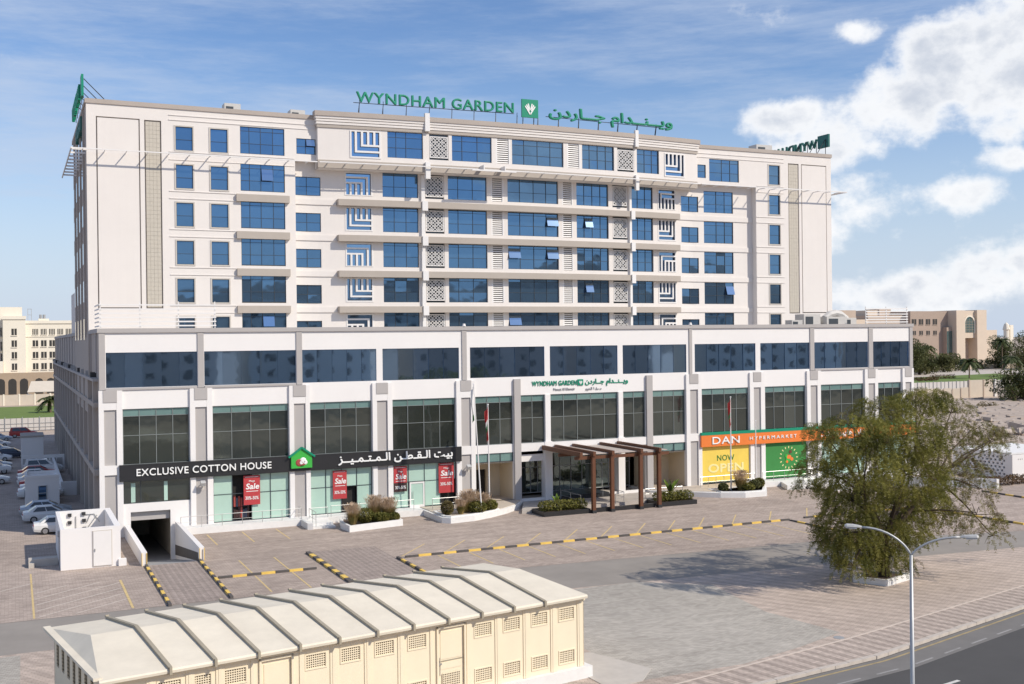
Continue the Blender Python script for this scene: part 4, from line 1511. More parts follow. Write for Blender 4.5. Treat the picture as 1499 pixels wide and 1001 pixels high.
# ------------------------------------------------------------------ signs and lettering
AR_W = '\ufeed\ufef3\u0640\u0640\ufee8\u0640\u0640\ufeaa\ufe8d\ufee1'
AR_J = '\ufe9f\u0640\u0640\ufe8e\ufead\ufea9\ufee5'
AR_HOTEL = (AR_W + ' ' + AR_J)[::-1]
AR_SHOP = ('\ufe91\ufef4\ufe96 \ufe8d\ufedf\u0640\ufed8\u0640\ufec4\u0640\ufee6 \ufe8d\ufedf\u0640\ufee4\u0640\ufe98\u0640\ufee4\u0640\ufef4\u0640\u0640\ufeb0')[::-1]
AR_MUSCAT = ('\ufee3\ufeb4\ufed8\ufec2 \ufe8d\ufedf\ufea8\ufeee\ufef3\ufeae')[::-1]
AR_MARKET = ('\ufeab\ufe8e\ufee5 \ufeeb\ufe8e\ufef3\ufe92\ufeae\ufee3\ufe8e\ufead\ufedb\ufe96')[::-1]


def emblem(parent, x, y, z, s, depth=.12):
    """green square with white nested chevrons"""
    b = MB().box(x, x + s, y, y + depth, z, z + s).build('emblem', 'sign_green', parent)
    mb = MB()
    for k, (w, zz) in enumerate(((.30, .62), (.22, .70), (.12, .76))):
        for sg in (-1, 1):
            a = Vector((x + s * .5, y - .02, z + s * (zz - .45)))
            c = Vector((x + s * (.5 + sg * w), y - .02, z + s * zz))
            mb.bar(a + (c - a) * (0.0 if k == 0 else .25), c, .05, s * .07)
    mb.build('emblem_leaf', 'sign_white', b)


YS = YB + .3
t = thing('roof_sign', 'big green Latin and Arabic lettering on struts above the tower parapet', 'sign', (51, YS, 39.3))
lettering(t, 'WYNDHAM GARDEN', (31.72, YS - .9, 40.38), (1, .0, 0.012), (0, 0, 1), 17.4, 1.12, .22, 'sign_green', .02, 1.08, split=True)
emblem(t, 49.95, YS - 1.35, 40.2, 1.94, .2)
lettering(t, AR_HOTEL, (53.2, YS - 1.1, 39.95), (1, 0, -.012), (0, 0, 1), 15.83, 1.75, .22, 'sign_green', .03, 1.0, split=True)
for x in [32.1 + 2.5 * i for i in range(15)] + [50.3, 51.6]:
    zt = 40.42
    yy = YS - .7 + (bendy(x) * .5)
    mb = MB().bar((x, YS - .85, zt), (x - .12, yy + .2, 39.2), .06)
    mb.bar((x, YS - .85, zt + .3), (x + .25, yy + 1.2, 38.6), .05)
    mb.build('strut', 'dark_metal', t)
MB().bar((31.5, YS - .72, 40.4), (49.3, YS - .72, 40.6), .06).bar((53.0, YS - .9, 40.55), (69.2, YS - .9, 40.32), .06).build('rail', 'dark_metal', t)

t = thing('podium_sign', 'small green hotel lettering on the white podium wall above the entrance', 'sign', (47, YP, 11.9))
lettering(t, 'WYNDHAM GARDEN', (46.95, YP - .01, 11.68), (1, 0, 0), (0, 0, 1), 5.05, .5, .05, 'sign_green', .03, 1.08)
emblem(t, 52.1, YP - .09, 11.63, .62, .09)
lettering(t, AR_HOTEL, (52.95, YP - .01, 11.5), (1, 0, 0), (0, 0, 1), 5.05, .78, .05, 'sign_green', .03)
lettering(t, 'Muscat Al Khuwair', (49.35, YP - .01, 11.17), (1, 0, 0), (0, 0, 1), 2.45, .27, .05, 'grey_metal', .005)
lettering(t, AR_MUSCAT, (52.95, YP - .01, 11.05), (1, 0, 0), (0, 0, 1), 1.9, .38, .05, 'grey_metal', .008)

t = thing('flank_sign', 'green lettering seen edge on above the left flank of the tower', 'sign', (6.2, 115, 39))
lettering(t, 'WYNDHAM GARDEN', (6.15, 122.0, 39.35), (0, -1, 0), (0, 0, 1), 12.4, 1.35, .25, 'sign_green', .01, 1.06, split=True)
MB().box(6.05, 6.25, 108.0, 109.6, 39.3, 41.3).build('emblem', 'sign_green', t)
for i in range(6):
    y = 108.6 + i * 2.5
    MB().bar((6.3, y, 41.0), (8.3, y, 39.0), .07).bar((6.25, y, 39.2), (6.25, y, 41.0), .07).build('strut', 'dark_metal', t)
t = thing('wall_sign', 'dark green lettering on the left flank wall below the parapet', 'sign', (6.3, 115, 37))
lettering(t, 'WYNDHAM', (6.3, 119.5, 36.6), (0, -1, 0), (0, 0, 1), 9.0, 1.3, .2, 'sign_green_dark', .022, 1.04, split=True)
t = thing('reversed_sign', 'dark green sign seen from behind above the right end of the tower', 'sign', (93, 112, 39))
lettering(t, 'WYNDHAM', (93.1, 110.0, 40.2), (0, 1, 0), (0, 0, 1), 9.6, 1.15, .2, 'sign_green_dark', .03, 1.04, split=True)
MB().box(93.0, 93.25, 107.7, 109.7, 40.0, 41.6).build('emblem', 'sign_green_dark', t)
for i in range(7):
    y = 108.2 + i * 1.7
    MB().bar((92.95, y, 41.0), (91.3, y, 38.6), .06).bar((92.97, y, 39.0), (92.97, y, 40.9), .06).build('strut', 'dark_metal', t)

t = thing('shop_sign', 'long black shop fascia with raised white Latin and Arabic lettering', 'sign', (23.6, YP, 5.4))
MB().box(8.1, 39.2, YP - .42, YP - .21, 4.72, 6.06).build('board', 'black_sign', t)
MB().box(8.1, 39.2, YP - .44, YP - .2, 6.06, 6.12).build('board_cap', 'dark_metal', t)
lettering(t, 'EXCLUSIVE COTTON HOUSE', (9.45, YP - .42, 5.12), (1, 0, 0), (0, 0, 1), 11.45, .62, .09, 'sign_white', .016, 1.07, split=True)
lettering(t, AR_SHOP, (27.0, YP - .42, 4.98), (1, 0, 0), (0, 0, 1), 11.25, 1.0, .09, 'sign_white', .03, 1.0, split=True)
t = thing('house_emblem', 'green house shaped emblem with a cotton boll on the black fascia', 'sign', (23.6, YP - .45, 5.4))
n_ = MB()
x, z, y0, y1 = 23.6, 5.0, YP - .62, YP - .43
pts = [(x - .95, z), (x + .95, z), (x + .95, z + 1.05), (x + 1.15, z + 1.05), (x, z + 1.85), (x - 1.15, z + 1.05), (x - .95, z + 1.05)]
k = len(pts)
n_.v += [(p[0], y0, p[1]) for p in pts] + [(p[0], y1, p[1]) for p in pts]
n_.f += [tuple(range(k)), tuple(range(2 * k - 1, k - 1, -1))] + [(i, k + i, k + (i + 1) % k, (i + 1) % k) for i in range(k)]
n_.m = [0] * len(n_.f)
n_.build('house_board', 'leaf_green_sign', t)
rf = MB().bar((x - 1.2, y0 - .03, z + 1.0), (x, y0 - .03, z + 1.86), .2, .16).bar((x + 1.2, y0 - .03, z + 1.0), (x, y0 - .03, z + 1.86), .2, .16)
rf.build('house_roof', 'sign_green', t)
mb = MB()
for dx, dz, r in ((.12, .66, .3), (.3, .5, .22), (-.05, .48, .2)):
    mb.tube([(x + dx, y0 - .02, z + dz), (x + dx, y0 - .1, z + dz)], [r, r * .6], 12)
mb.build('cotton_boll', 'sign_white', t)
MB().tube([(x - .22, y0 - .02, z + .5), (x - .22, y0 - .06, z + .5)], [.34, .24], 12).tube([(x - .02, y0 - .09, z + .3), (x + .25, y0 - .11, z + .34)], .07, 6).build('husk', 'cotton_red', t)

t = thing('supermarket_sign', 'orange fascia with white lettering under a thin green strip', 'sign', (82, YP, 5.3))
MB().box(66.75, 97.1, YP - .42, YP - .21, 4.62, 5.86).build('board', 'sign_orange', t)
MB().box(66.75, 97.1, YP - .44, YP - .21, 5.86, 6.16).build('green_strip', 'sign_green', t)
lettering(t, 'DAN', (68.1, YP - .42, 4.86), (1, 0, 0), (0, 0, 1), 3.55, .78, .08, 'sign_white', .012, 1.1, split=True)
lettering(t, 'HYPERMARKET', (73.0, YP - .42, 5.1), (1, 0, 0), (0, 0, 1), 6.4, .36, .06, 'sign_white', .012, 1.5)
lettering(t, AR_MARKET, (82.6, YP - .42, 4.85), (1, 0, 0), (0, 0, 1), 6.6, .8, .06, 'sign_white', .02)
t = thing('yellow_banner', 'yellow window banner announcing that the shop is now open', 'banner', (70.2, YP, 2.6))
MB().box(67.05, 73.22, YP - .02, YP + .06, .8, 4.62).build('sheet', 'banner_yellow', t)
lettering(t, 'NOW', (69.0, YP - .02, 3.0), (1, 0, 0), (0, 0, 1), 2.25, .62, .02, 'ink_green', .012, 1.05)
lettering(t, 'OPEN', (67.85, YP - .02, 1.75), (1, 0, 0), (0, 0, 1), 4.6, .95, .02, 'banner_pale', .03, 1.05)
t = thing('green_banner', 'green window banner with a round wreath of food pictures', 'banner', (78.2, YP, 2.6))
MB().box(75.36, 81.06, YP - .02, YP + .06, .72, 4.62).build('sheet', 'banner_green', t)
cx_, cz_ = 78.6, 2.85
for i in range(16):
    a = 2 * math.pi * i / 16
    MB().obox((cx_ + 1.15 * math.cos(a), YP - .035, cz_ + 1.15 * math.sin(a)), (.11 * math.cos(a), 0, .11 * math.sin(a)), (0, .012, 0), (-.05 * math.sin(a), 0, .05 * math.cos(a))).build('wreath_leaf', 'banner_pale', t)
for i in range(16):
    a = R.uniform(0, 6.28)
    r = R.uniform(0, .7)
    MB().tube([(cx_ + r * math.cos(a), YP - .02, cz_ + r * math.sin(a)), (cx_ + r * math.cos(a), YP - .045 - .002 * i, cz_ + r * math.sin(a))], R.uniform(.1, .24), 9).build('food_picture', R.choice(['sign_orange', 'banner_yellow', 'timber', 'leaf_green_sign', 'cotton_red']), t)


def poster(x0, x1, z0, z1, label, dark=0.0):
    t = thing('sale_poster', label, 'poster', ((x0 + x1) / 2, YP, z0), 0, 'red sale posters in the shop windows')
    zz = z0 + dark * (z1 - z0)
    y = YP - .06
    MB().box(x0, x1, y, y + .05, zz, z1).build('sheet', 'poster_red', t)
    if dark:
        MB().box(x0, x1, y, y + .05, z0, zz).build('lower_sheet', 'poster_dark', t)
    w = x1 - x0
    h = 2.55
    lettering(t, 'Mega', (x0 + w * .33, y, z1 - .24 * h), (1, 0, 0), (0, 0, 1), w * .36, .2, .015, 'sign_white', .01)
    lettering(t, 'Sale', (x0 + w * .12, y, z1 - .48 * h), (1, 0, 0), (0, 0, 1), w * .8, .52, .015, 'sign_white', .025, shear=.12)
    MB().box(x0 + w * .15, x1 - w * .12, y - .012, y, z1 - .56 * h, z1 - .54 * h).box(x0 + w * .1, x1 - w * .1, y - .012, y, z1 - .06 * h, z1 - .045 * h).build('underline', 'sign_white', t)
    lettering(t, '30%-50%', (x0 + w * .1, y, z1 - .84 * h), (1, 0, 0), (0, 0, 1), w * .8, .3, .015, 'sign_white', .015)
    return t


poster(18.5, 19.95, 1.95, 4.55, 'red sale poster in the second shop bay, left of the green house emblem')
poster(26.6, 27.9, 1.9, 4.5, 'red sale poster directly under the Arabic lettering, above dark shop goods')
poster(32.45, 33.75, 2.15, 4.55, 'red sale poster with a dark lower half beside the white shop door', .35)
poster(36.95, 38.5, 1.75, 4.6, 'red sale poster behind the flagpole, nearest the hotel entrance')

# ------------------------------------------------------------------ entrance pergola, planters, rails, flags
t = thing('entrance_pergola', 'brown timber pergola with four posts over the hotel entrance', 'pergola', (52.7, 90.05, 0))
for x in (49.4, 51.4, 54.55, 56.6):
    p = MB().box(x - .17, x + .17, 89.88, 90.22, .02, 5.35).build('post', 'timber', t)
    MB().box(x - .21, x + .21, 89.83, 90.27, 0, .28).build('shoe', 'dark_metal', p)
for x in (48.0, 49.4, 51.4, 54.55, 56.6):
    b = MB()
    b.box(x - .14, x + .14, 89.75, 97.85, 5.36, 5.78)
    b.build('beam', 'timber', t)
MB().box(47.6, 57.9, 90.24, 90.44, 5.05, 5.34).build('cross_beam', 'timber', t)
MB().box(47.6, 57.9, 93.6, 93.8, 5.05, 5.34).build('cross_beam', 'timber', t)
for a, b in ((48.16, 49.24), (49.56, 51.24), (51.56, 54.39), (54.71, 56.44), (56.76, 57.8)):
    MB().box(a, b, 90.4, 97.8, 5.46, 5.52).build('roof_panel', 'canopy_panel', t)


def leaf_clump(mb, c, rx, ry, rz, n, size, rnd, flat=0.4, shell=0.55):
    for _ in range(n):
        while True:
            d = Vector((rnd.uniform(-1, 1), rnd.uniform(-1, 1), rnd.uniform(-1, 1)))
            if 0.05 < d.length <= 1:
                break
        d = d.normalized() * (d.length ** shell)
        p = Vector((c[0] + d.x * rx, c[1] + d.y * ry, c[2] + d.z * rz))
        a = Vector((rnd.uniform(-1, 1), rnd.uniform(-1, 1), rnd.uniform(-flat, flat))).normalized() * size * rnd.uniform(.6, 1.3)
        b = a.cross(Vector((rnd.uniform(-.6, .6), rnd.uniform(-.6, .6), 1)).normalized()).normalized() * a.length * .5
        mb.poly([p - a, p - b * .9, p + a, p + b * .9])


def blade_tuft(mb, c, r, h, n, rnd, w=0.02, droop=.45):
    for _ in range(n):
        a = rnd.uniform(0, 6.283)
        s = rnd.uniform(0, r * .35)
        p0 = Vector((c[0] + s * math.cos(a), c[1] + s * math.sin(a), c[2]))
        out = Vector((math.cos(a), math.sin(a), 0))
        hh = h * rnd.uniform(.65, 1.1)
        l = rnd.uniform(.4, 1) * r
        side = Vector((-out.y, out.x, 0)) * w
        p1 = p0 + out * l * .45 + Vector((0, 0, hh * .75))
        p2 = p0 + out * l * 1.0 + Vector((0, 0, hh * (1 - droop * rnd.uniform(0, .5))))
        mb.poly([p0 - side, p0 + side, p1 + side * .8, p1 - side * .8])
        mb.poly([p1 - side * .8, p1 + side * .8, p2])


def shrub(label, x, y, z, r, h, leaf='shrub_leaf', n=1700, group=None, size=.1):
    t = thing('shrub', label, 'shrub', (x, y, z), 0, group)
    mb = MB()
    leaf_clump(mb, (0, 0, h * .55), r, r, h * .55, n, size, R, .8)
    mb.build('foliage', leaf, t, local=True)
    st = MB()
    for k in range(4):
        a = R.uniform(0, 6.28)
        st.bar((0, 0, -.05), (r * .5 * math.cos(a), r * .5 * math.sin(a), h * .6), .03)
    st.build('stem', 'bark', t, local=True)
    return t


def grass_clump(label, x, y, z, r, h, group=None, n=900):
    t = thing('ornamental_grass', label, 'grass', (x, y, z), 0, group)
    mb = MB()
    blade_tuft(mb, (0, 0, 0), r, h * .8, n, R, .018)
    mb.build('blades', 'grass_blade', t, local=True)
    mb = MB()
    for _ in range(n // 3):
        a = R.uniform(0, 6.28)
        l = r * R.uniform(.2, 1.1)
        hh = h * R.uniform(.8, 1.15)
        p = Vector((l * math.cos(a), l * math.sin(a), hh))
        q = p + Vector((.1 * math.cos(a), .1 * math.sin(a), .22))
        sd = Vector((-math.sin(a), math.cos(a), 0)) * .035
        mb.poly([p - sd * .2, (p + q) / 2 - sd, q, (p + q) / 2 + sd])
        mb.poly([Vector((0, 0, .1)), p + Vector((.006, 0, 0)), p - Vector((.006, 0, 0))])
    mb.build('plumes', 'plume', t, local=True)
    return t


def planter(label, pts, h, m, soil_z, group=None):
    t = thing('planter_box', label, 'planter', (pts[0][0], pts[0][1], 0), 0, group)
    n = len(pts)
    inn = inset(pts, .3)
    mb = MB()
    for i in range(n):
        j = (i + 1) % n
        a, b, c, d = pts[i], pts[j], inn[j], inn[i]
        mb.poly([(a[0], a[1], 0), (b[0], b[1], 0), (b[0], b[1], h), (a[0], a[1], h)])
        mb.poly([(a[0], a[1], h), (b[0], b[1], h), (c[0], c[1], h), (d[0], d[1], h)])
        mb.poly([(d[0], d[1], h), (c[0], c[1], h), (c[0], c[1], 0), (d[0], d[1], 0)])
    mb.build('kerb', m, t)
    MB().poly([(p[0], p[1], soil_z) for p in inn]).build('soil', 'soil', t)
    return t


planter('white planter box in front of the black shop fascia', [(25.95, 93.2), (26.1, 91.0), (31.3, 92.15), (31.2, 95.9), (26.5, 95.6)], .55, 'kerb_white', .4, 'white planter boxes')
gp = 'plants in the left white planter'
grass_clump('straw coloured grass clump at the left end of the left white planter', 26.8, 92.4, .4, .75, 1.5)
shrub('dark green round shrub between two grasses in the left white planter', 28.0, 92.9, .4, .85, 1.2, 'shrub_leaf')
grass_clump('tall plumed grass in the middle of the left white planter', 29.2, 93.8, .4, .9, 1.8  , n=1100)
shrub('brownish leafy shrub behind the grasses of the left white planter', 29.9, 94.6, .4, .9, 1.3, 'prosopis_dry')
grass_clump('plumed grass at the right end of the left white planter', 30.4, 93.4, .4, .85, 1.6  , n=1100)
shrub('low leafy shrub under the grasses of the left white planter', 29.4, 92.5, .4, .8, .8)
shrub('small leafy shrub at the right corner of the left white planter', 30.6, 92.6, .4, .55, .7)
planter('white planter box beside the curved entrance platform', [(35.0, 91.9), (35.5, 91.2), (37.8, 91.5), (40.0, 92.5), (41.2, 93.4), (40.0, 95.0), (35.2, 95.0)], .62, 'kerb_white', .5, 'white planter boxes')
shrub('brown leaved shrub at the left end of the middle white planter', 35.7, 92.6, .5, .6, 1.2, 'prosopis_dry')
grass_clump('small straw grass clump at the front of the middle white planter', 36.9, 92.3, .5, .55, 1.1)
grass_clump('tall plumed grass behind the leaning flagpole', 38.4, 93.6, .5, .9, 1.6  , n=1100)
grass_clump('tall orange tinged grass at the centre of the middle white planter', 37.7, 93.1, .5, .8, 1.5)
grass_clump('short straw grass in the right half of the middle white planter', 39.6, 93.4, .5, .75, 1.3)
shrub('wide green shrub in the middle white planter', 38.6, 92.5, .5, .9, 1.0)
shrub('green shrub at the right end of the middle white planter', 40.2, 93.3, .5, .75, .95, 'hedge_leaf')
planter('white planter box in front of the yellow banner', [(65.6, 92.6), (67.7, 91.45), (70.1, 91.35), (72.5, 94.4), (72.4, 95.0), (65.6, 95.0)], .6, 'kerb_white', .5, 'white planter boxes')
grass_clump('pale feathery grass in front of the yellow banner', 68.2, 92.8, .5, .85, 1.7  , n=1100)
shrub('low round shrub left of the flagpole by the yellow banner', 66.3, 93.2, .5, .55, .8, 'olive_leaf')
shrub('low green shrub below the feathery grass', 68.7, 92.2, .5, .7, .8, 'hedge_leaf')
shrub('round dark shrub in the planter by the yellow banner', 70.0, 92.9, .5, .65, .95, 'olive_leaf')
shrub('round green shrub at the right end of the planter by the yellow banner', 71.2, 93.7, .5, .6, .95, 'shrub_leaf')

bp = [(44.3, 90.2), (49.15, 90.2), (49.15, 92.9), (44.3, 92.9)]
planter('black stone planter with a low hedge left of the pergola', bp, .42, 'black_stone', .35, 'black stone planters')
bp = [(56.9, 90.2), (61.05, 90.2), (61.05, 92.9), (56.9, 92.9)]
planter('black stone planter with a low hedge right of the pergola', bp, .42, 'black_stone', .35, 'black stone planters')
for x0, x1, lb in ((44.6, 48.9, 'low clipped hedge in the black planter left of the pergola'), (57.1, 60.7, 'low clipped hedge in the black planter right of the pergola')):
    t = thing('hedge', lb, 'hedge', (x0, 91.3, .35))
    mb = MB()
    x = x0
    while x < x1:
        leaf_clump(mb, (x + .3, 91.4 + R.uniform(-.1, .1), .78), .55, .85, .52, 520, .1, R, .8)
        x += .55
    mb.build('foliage', 'hedge_leaf', t)
t = thing('low_wall', 'low black stone wall between the pergola posts', 'wall', (53, 90.3, 0))
MB().box(49.75, 56.3, 90.3, 90.65, 0, .38).build('stone_course', 'black_stone', t)


def big_leaf(mb, base, az_, length, width, lift, droop):
    pts = []
    d = Vector((math.cos(az_), math.sin(az_), 0))
    for i in range(6):
        u = i / 5
        pts.append(Vector(base) + d * length * u * math.cos(lift) + Vector((0, 0, length * (math.sin(lift) * u - droop * u * u))))
    side = Vector((-d.y, d.x, 0))
    ws = [.12, .7, 1, .9, .55, .04]
    for i in range(5):
        a, b = pts[i], pts[i + 1]
        up = Vector((0, 0, width * .25))
        mb.poly([a, b, b + side * width * ws[i + 1] + up * ws[i + 1], a + side * width * ws[i] + up * ws[i]])
        mb.poly([a, a - side * width * ws[i] + up * ws[i], b - side * width * ws[i + 1] + up * ws[i + 1], b])


t = thing('banana_plant', 'broad leaved plant rising behind the hedge right of the pergola', 'plant', (59.2, 92.2, .35))
for k in range(8):
    mb = MB()
    big_leaf(mb, (0, 0, .5), k * .8 + .2, R.uniform(1.8, 2.6), .2, R.uniform(.85, 1.25), .25)
    mb.build('leaf', 'palm_leaf' if k % 2 else 'banana_leaf', t, local=True)
MB().tube([(0, 0, 0), (0, 0, .6)], .12, 7).build('stem', 'palm_bark', t, local=True)
t = thing('leafy_plant', 'small bright yellow green plant standing in the left hedge', 'plant', (46.6, 92.2, .5))
for k in range(6):
    mb = MB()
    big_leaf(mb, (0, 0, .3), k * 1.05, R.uniform(.9, 1.3), .14, R.uniform(1.0, 1.35), .15)
    mb.build('leaf', 'banana_leaf', t, local=True)


def railing(label, pts, z, h=.98, gap=1.85, group='steel handrails along the shopfronts', mids=(.5,)):
    t = thing('handrail', label, 'railing', (pts[0][0], pts[0][1], z), 0, group)
    for i in range(len(pts) - 1):
        a, b = Vector((*pts[i], z)), Vector((*pts[i + 1], z))
        n = max(1, int(round((b - a).length / gap)))
        for k in range(n + (1 if i == len(pts) - 2 else 0)):
            p = a + (b - a) * (k / n)
            MB().tube([p, p + Vector((0, 0, h))], .026, 6).build('post', 'steel', t)
        for f in (1.0,) + tuple(mids):
            MB().tube([a + Vector((0, 0, h * f)), b + Vector((0, 0, h * f))], .028 if f == 1 else .016, 6).build('rail', 'steel', t)
    return t


railing('steel handrail on the walkway in front of the left shop bays', [(12.9, 96.62), (23.3, 96.62), (23.3, 97.6)], .55)
railing('steel handrail round the steps left of the left planter', [(24.0, 94.2), (24.0, 96.6), (25.7, 96.6)], .1, 1.35, 1.2)
railing('steel handrail behind the left white planter', [(26.0, 96.6), (33.9, 96.6)], .55)
railing('steel handrail behind the middle white planter', [(35.6, 96.2), (40.2, 96.2)], .56)
railing('steel handrail on the left of the entrance steps', [(49.6, 97.2), (49.6, 93.0)], .3, 1.0)
railing('steel handrail in the middle of the entrance steps', [(54.4, 97.2), (54.4, 93.0), (53.0, 92.2)], .3, 1.0)
railing('steel handrail behind the hedge right of the pergola', [(57.2, 93.6), (61.6, 93.6), (61.6, 96)], .3, 1.0)
railing('steel handrail in front of the yellow banner', [(65.6, 96.3), (72.6, 96.3)], .56, 1.1, 1.0)
railing('steel handrail on the ramp in front of the green banner', [(74.2, 97.0), (81.6, 97.0), (81.6, 93.2), (77.0, 93.6)], .5, 1.1, 1.5)
t = thing('access_ramp', 'white access ramp with low kerbs in front of the green banner', 'ramp', (76, 94, 0))
MB().prism([(74.8, 93.6), (76.6, 93.4), (80.5, 93.2), (80.5, 96.4), (76.2, 96.4)], -.05, .5).build('ramp_body', 'kerb_white', t)
t = thing('ramp_box', 'white block of wall at the right end of the access ramp', 'wall', (79, 90.5, 0))
MB().box(78.2, 82.5, 90.4, 90.8, 0, 1.15).box(82.1, 82.5, 90.8, 93.1, 0, 1.15).build('coping', 'kerb_white', t)
t = thing('entry_step', 'grey concrete steps at the gap before the left white planter', 'steps', (24.5, 94.8, 0))
MB().box(23.7, 25.7, 94.0, 96.4, 0, .18).build('tread', 'kerb_white', t)
MB().box(23.7, 25.7, 94.8, 96.4, .18, .36).build('tread', 'kerb_white', t)
MB().prism([(23.2, 94.0), (23.65, 93.8), (23.65, 96.4), (23.2, 96.4)], 0, .55).build('cheek_wall', 'kerb_white', t)


def flagpole(label, base, top, flag):
    t = thing('flagpole', label, 'flagpole', base, 0, 'flagpoles along the front')
    b, p = Vector(base), Vector(top)
    MB().tube([b, p], [.075, .04], 8).tube([p, p + Vector((0, 0, .1))], [.09, .06], 8).build('pole', 'white_metal', t)
    if flag:
        L_ = 3.0
        for k, (m, u0, u1) in enumerate(flag):
            mb = MB()
            prev = None
            for i in range(7):
                u = u0 + (u1 - u0) * i / 6
                zz = p.z - .15 - L_ * u
                row = []
                for j in range(5):
                    v = j / 4
                    row.append(Vector((p.x - .05 - .3 * v * (1 - .5 * u) + .05 * math.sin(7 * u + 3 * v), p.y - .06 + .12 * math.sin(9 * v + 2 * u), zz - .45 * v)))
                if prev:
                    for j in range(4):
                        mb.poly([prev[j], row[j], row[j + 1], prev[j + 1]])
                prev = row
            mb.build('flag', m, t)
    return t


flagpole('leaning white flagpole with a pale green and white flag hanging limp', (38.9, 92.2, .5), (38.25, 92.2, 12.3), [('flag_white', .0, .8), ('flag_green', .8, 1.0)])
flagpole('flagpole with a limp red, white and green flag before a white pier', (40.9, 95.0, .5), (40.85, 95.0, 10.2), [('flag_red', 0, .4), ('flag_white', .4, .55), ('flag_green', .55, .7), ('flag_red', .7, 1.0)])
flagpole('flagpole with a limp red flag in front of the yellow banner', (67.55, 93.6, .5), (67.6, 93.6, 10.1), [('flag_red', 0, .45), ('flag_green', .45, .6), ('flag_red', .6, .85)])
flagpole('bare flagpole between the yellow and green banners', (72.6, 96.0, .5), (72.55, 96.0, 7.3), None)


def floodlight(label, x, z):
    t = thing('floodlight', label, 'floodlight', (x, YP - .3, z), 0, 'floodlights on the podium front')
    MB().tube([(x, YP - .2, z), (x, YP - .55, z + .1)], .04, 6).build('arm', 'grey_metal', t)
    MB().obox((x - .05, YP - .7, z), (.2, 0, 0), (0, .16, .1), (0, -.09, .14)).build('lamp_body', 'lamp_head', t)
    MB().box(x - .12, x + .08, YP - .45, YP - .25, z - .55, z - .2).build('gear_box', 'cream_frame', t)


floodlight('pale floodlight on the grey panel right of the smoked first shop window', 14.95, 4.2)
floodlight('pale floodlight on the grey panel between black fascia and entrance', 39.85, 4.15)

# ------------------------------------------------------------------ the white walled enclosure beside the ramp
t = thing('meter_enclosure', 'white open-topped walled enclosure with a door beside the basement ramp', 'enclosure', (5, 85.6, 0))
MB().box(3.0, 7.12, 85.6, 85.88, 0, 2.95).build('front_wall', 'white_plaster', t)
MB().box(3.0, 3.28, 85.88, 95.0, 0, 2.95).build('side_wall', 'white_plaster', t)
MB().box(6.7, 7.12, 85.88, 94.9, 0, 2.95).build('side_wall', 'white_plaster', t)
MB().box(3.0, 7.12, 95.0, 95.3, 0, 2.95).build('back_wall', 'white_plaster', t)
MB().box(3.28, 6.7, 85.88, 95.0, -.05, .06).build('floor', 'concrete', t)
MB().box(6.95, 7.5, 85.4, 85.8, 0, .5).build('kerb_stub', 'white_plaster', t)
f = MB().box(5.23, 6.47, 85.52, 85.6, .14, 2.66).build('door', 'white_metal', t)
for a, b, c, d in ((5.17, 5.23, .1, 2.72), (6.47, 6.53, .1, 2.72), (5.23, 6.47, 2.66, 2.72), (5.23, 6.47, .08, .14)):
    MB().box(a, b, 85.55, 85.6, c, d).build('door_frame', 'cream_frame', t)
MB().box(5.3, 5.36, 85.46, 85.52, 1.2, 1.4).build('handle', 'steel', f)
for x, z in ((3.9, 2.5), (3.9, 1.9), (4.95, 2.55), (4.98, 2.0), (5.0, 1.35)):
    MB().box(x, x + .28, 94.85, 95.0, z, z + .25).build('meter', 'dark_metal', t)
mb = MB()
for a, b in (((5.2, 2.6), (5.9, 2.6)), ((5.3, 1.4), (6.1, 2.5)), ((5.25, 1.3), (6.2, 1.3)), ((5.9, 2.6), (6.3, 1.9)), ((4.5, 2.5), (4.5, 1.2)), ((5.6, 2.6), (5.3, 1.9))):
    mb.tube([(a[0], 94.93, a[1]), (b[0], 94.93, b[1])], .03, 5)
mb.build('pipework', 'steel', t)
for x in (6.0, 6.25, 6.45):
    MB().box(x, x + .16, 94.85, 95.0, 1.25, 1.45).build('valve', 'cotton_red' if x < 6.4 else 'dark_metal', t)
MB().box(2.86, 3.0, 86.6, 87.0, 2.3, 2.7).tube([(2.95, 86.8, 2.3), (2.95, 86.8, 0)], .04, 6).build('junction_box', 'grey_metal', t)
t = thing('concrete_bench', 'low concrete block left of the white enclosure', 'block', (1.6, 88.5, 0))
MB().box(.9, 2.9, 88.0, 88.9, 0, .55).box(.9, 1.3, 87.6, 88.0, 0, .35).build('slab', 'concrete', t)

# ------------------------------------------------------------------ cream substation in the foreground
sub = thing('substation_building', 'long cream substation with a low ribbed roof and grilled vents', 'building', (2.75, 42.77, 0), rad(9.5))
LB, WB = 22.66, 9.3
MB().box(-.05, LB + .3, .02, WB - .0, -.25, .55).build('base_plinth', 'kerb_white', sub, local=True)
VENTU, BAYS = [], []
vx = [.75, 2.22, 3.4, 4.82, None, 8.25, 9.83, 11.43, 13.03, None, 16.45, 18.02, 19.6, 21.19]
for v in vx:
    if v is not None:
        VENTU.append((v if v > 1 else .72, (v if v > 1 else .72) + .86))
holes = []
for a, b in VENTU:
    holes += [(a, b, 2.92, 3.48), (a, b, .86, 1.43)]
DOORS = [(6.28, 7.62), (14.47, 15.86)]
for a, b in DOORS:
    holes.append((a, b, .62, 3.58))
MB().wall(.25, LB - .0, .55, 3.84, .3, holes, .16).build('front_wall', 'substation_wall', sub, local=True)
mb = MB()
mb.box(LB - .12, LB, .3, WB - .3, .55, 3.84)
mb.box(.25, LB, WB - .4, WB - .3, .55, 3.84)
mb.build('rear_wall', 'substation_wall', sub, local=True)
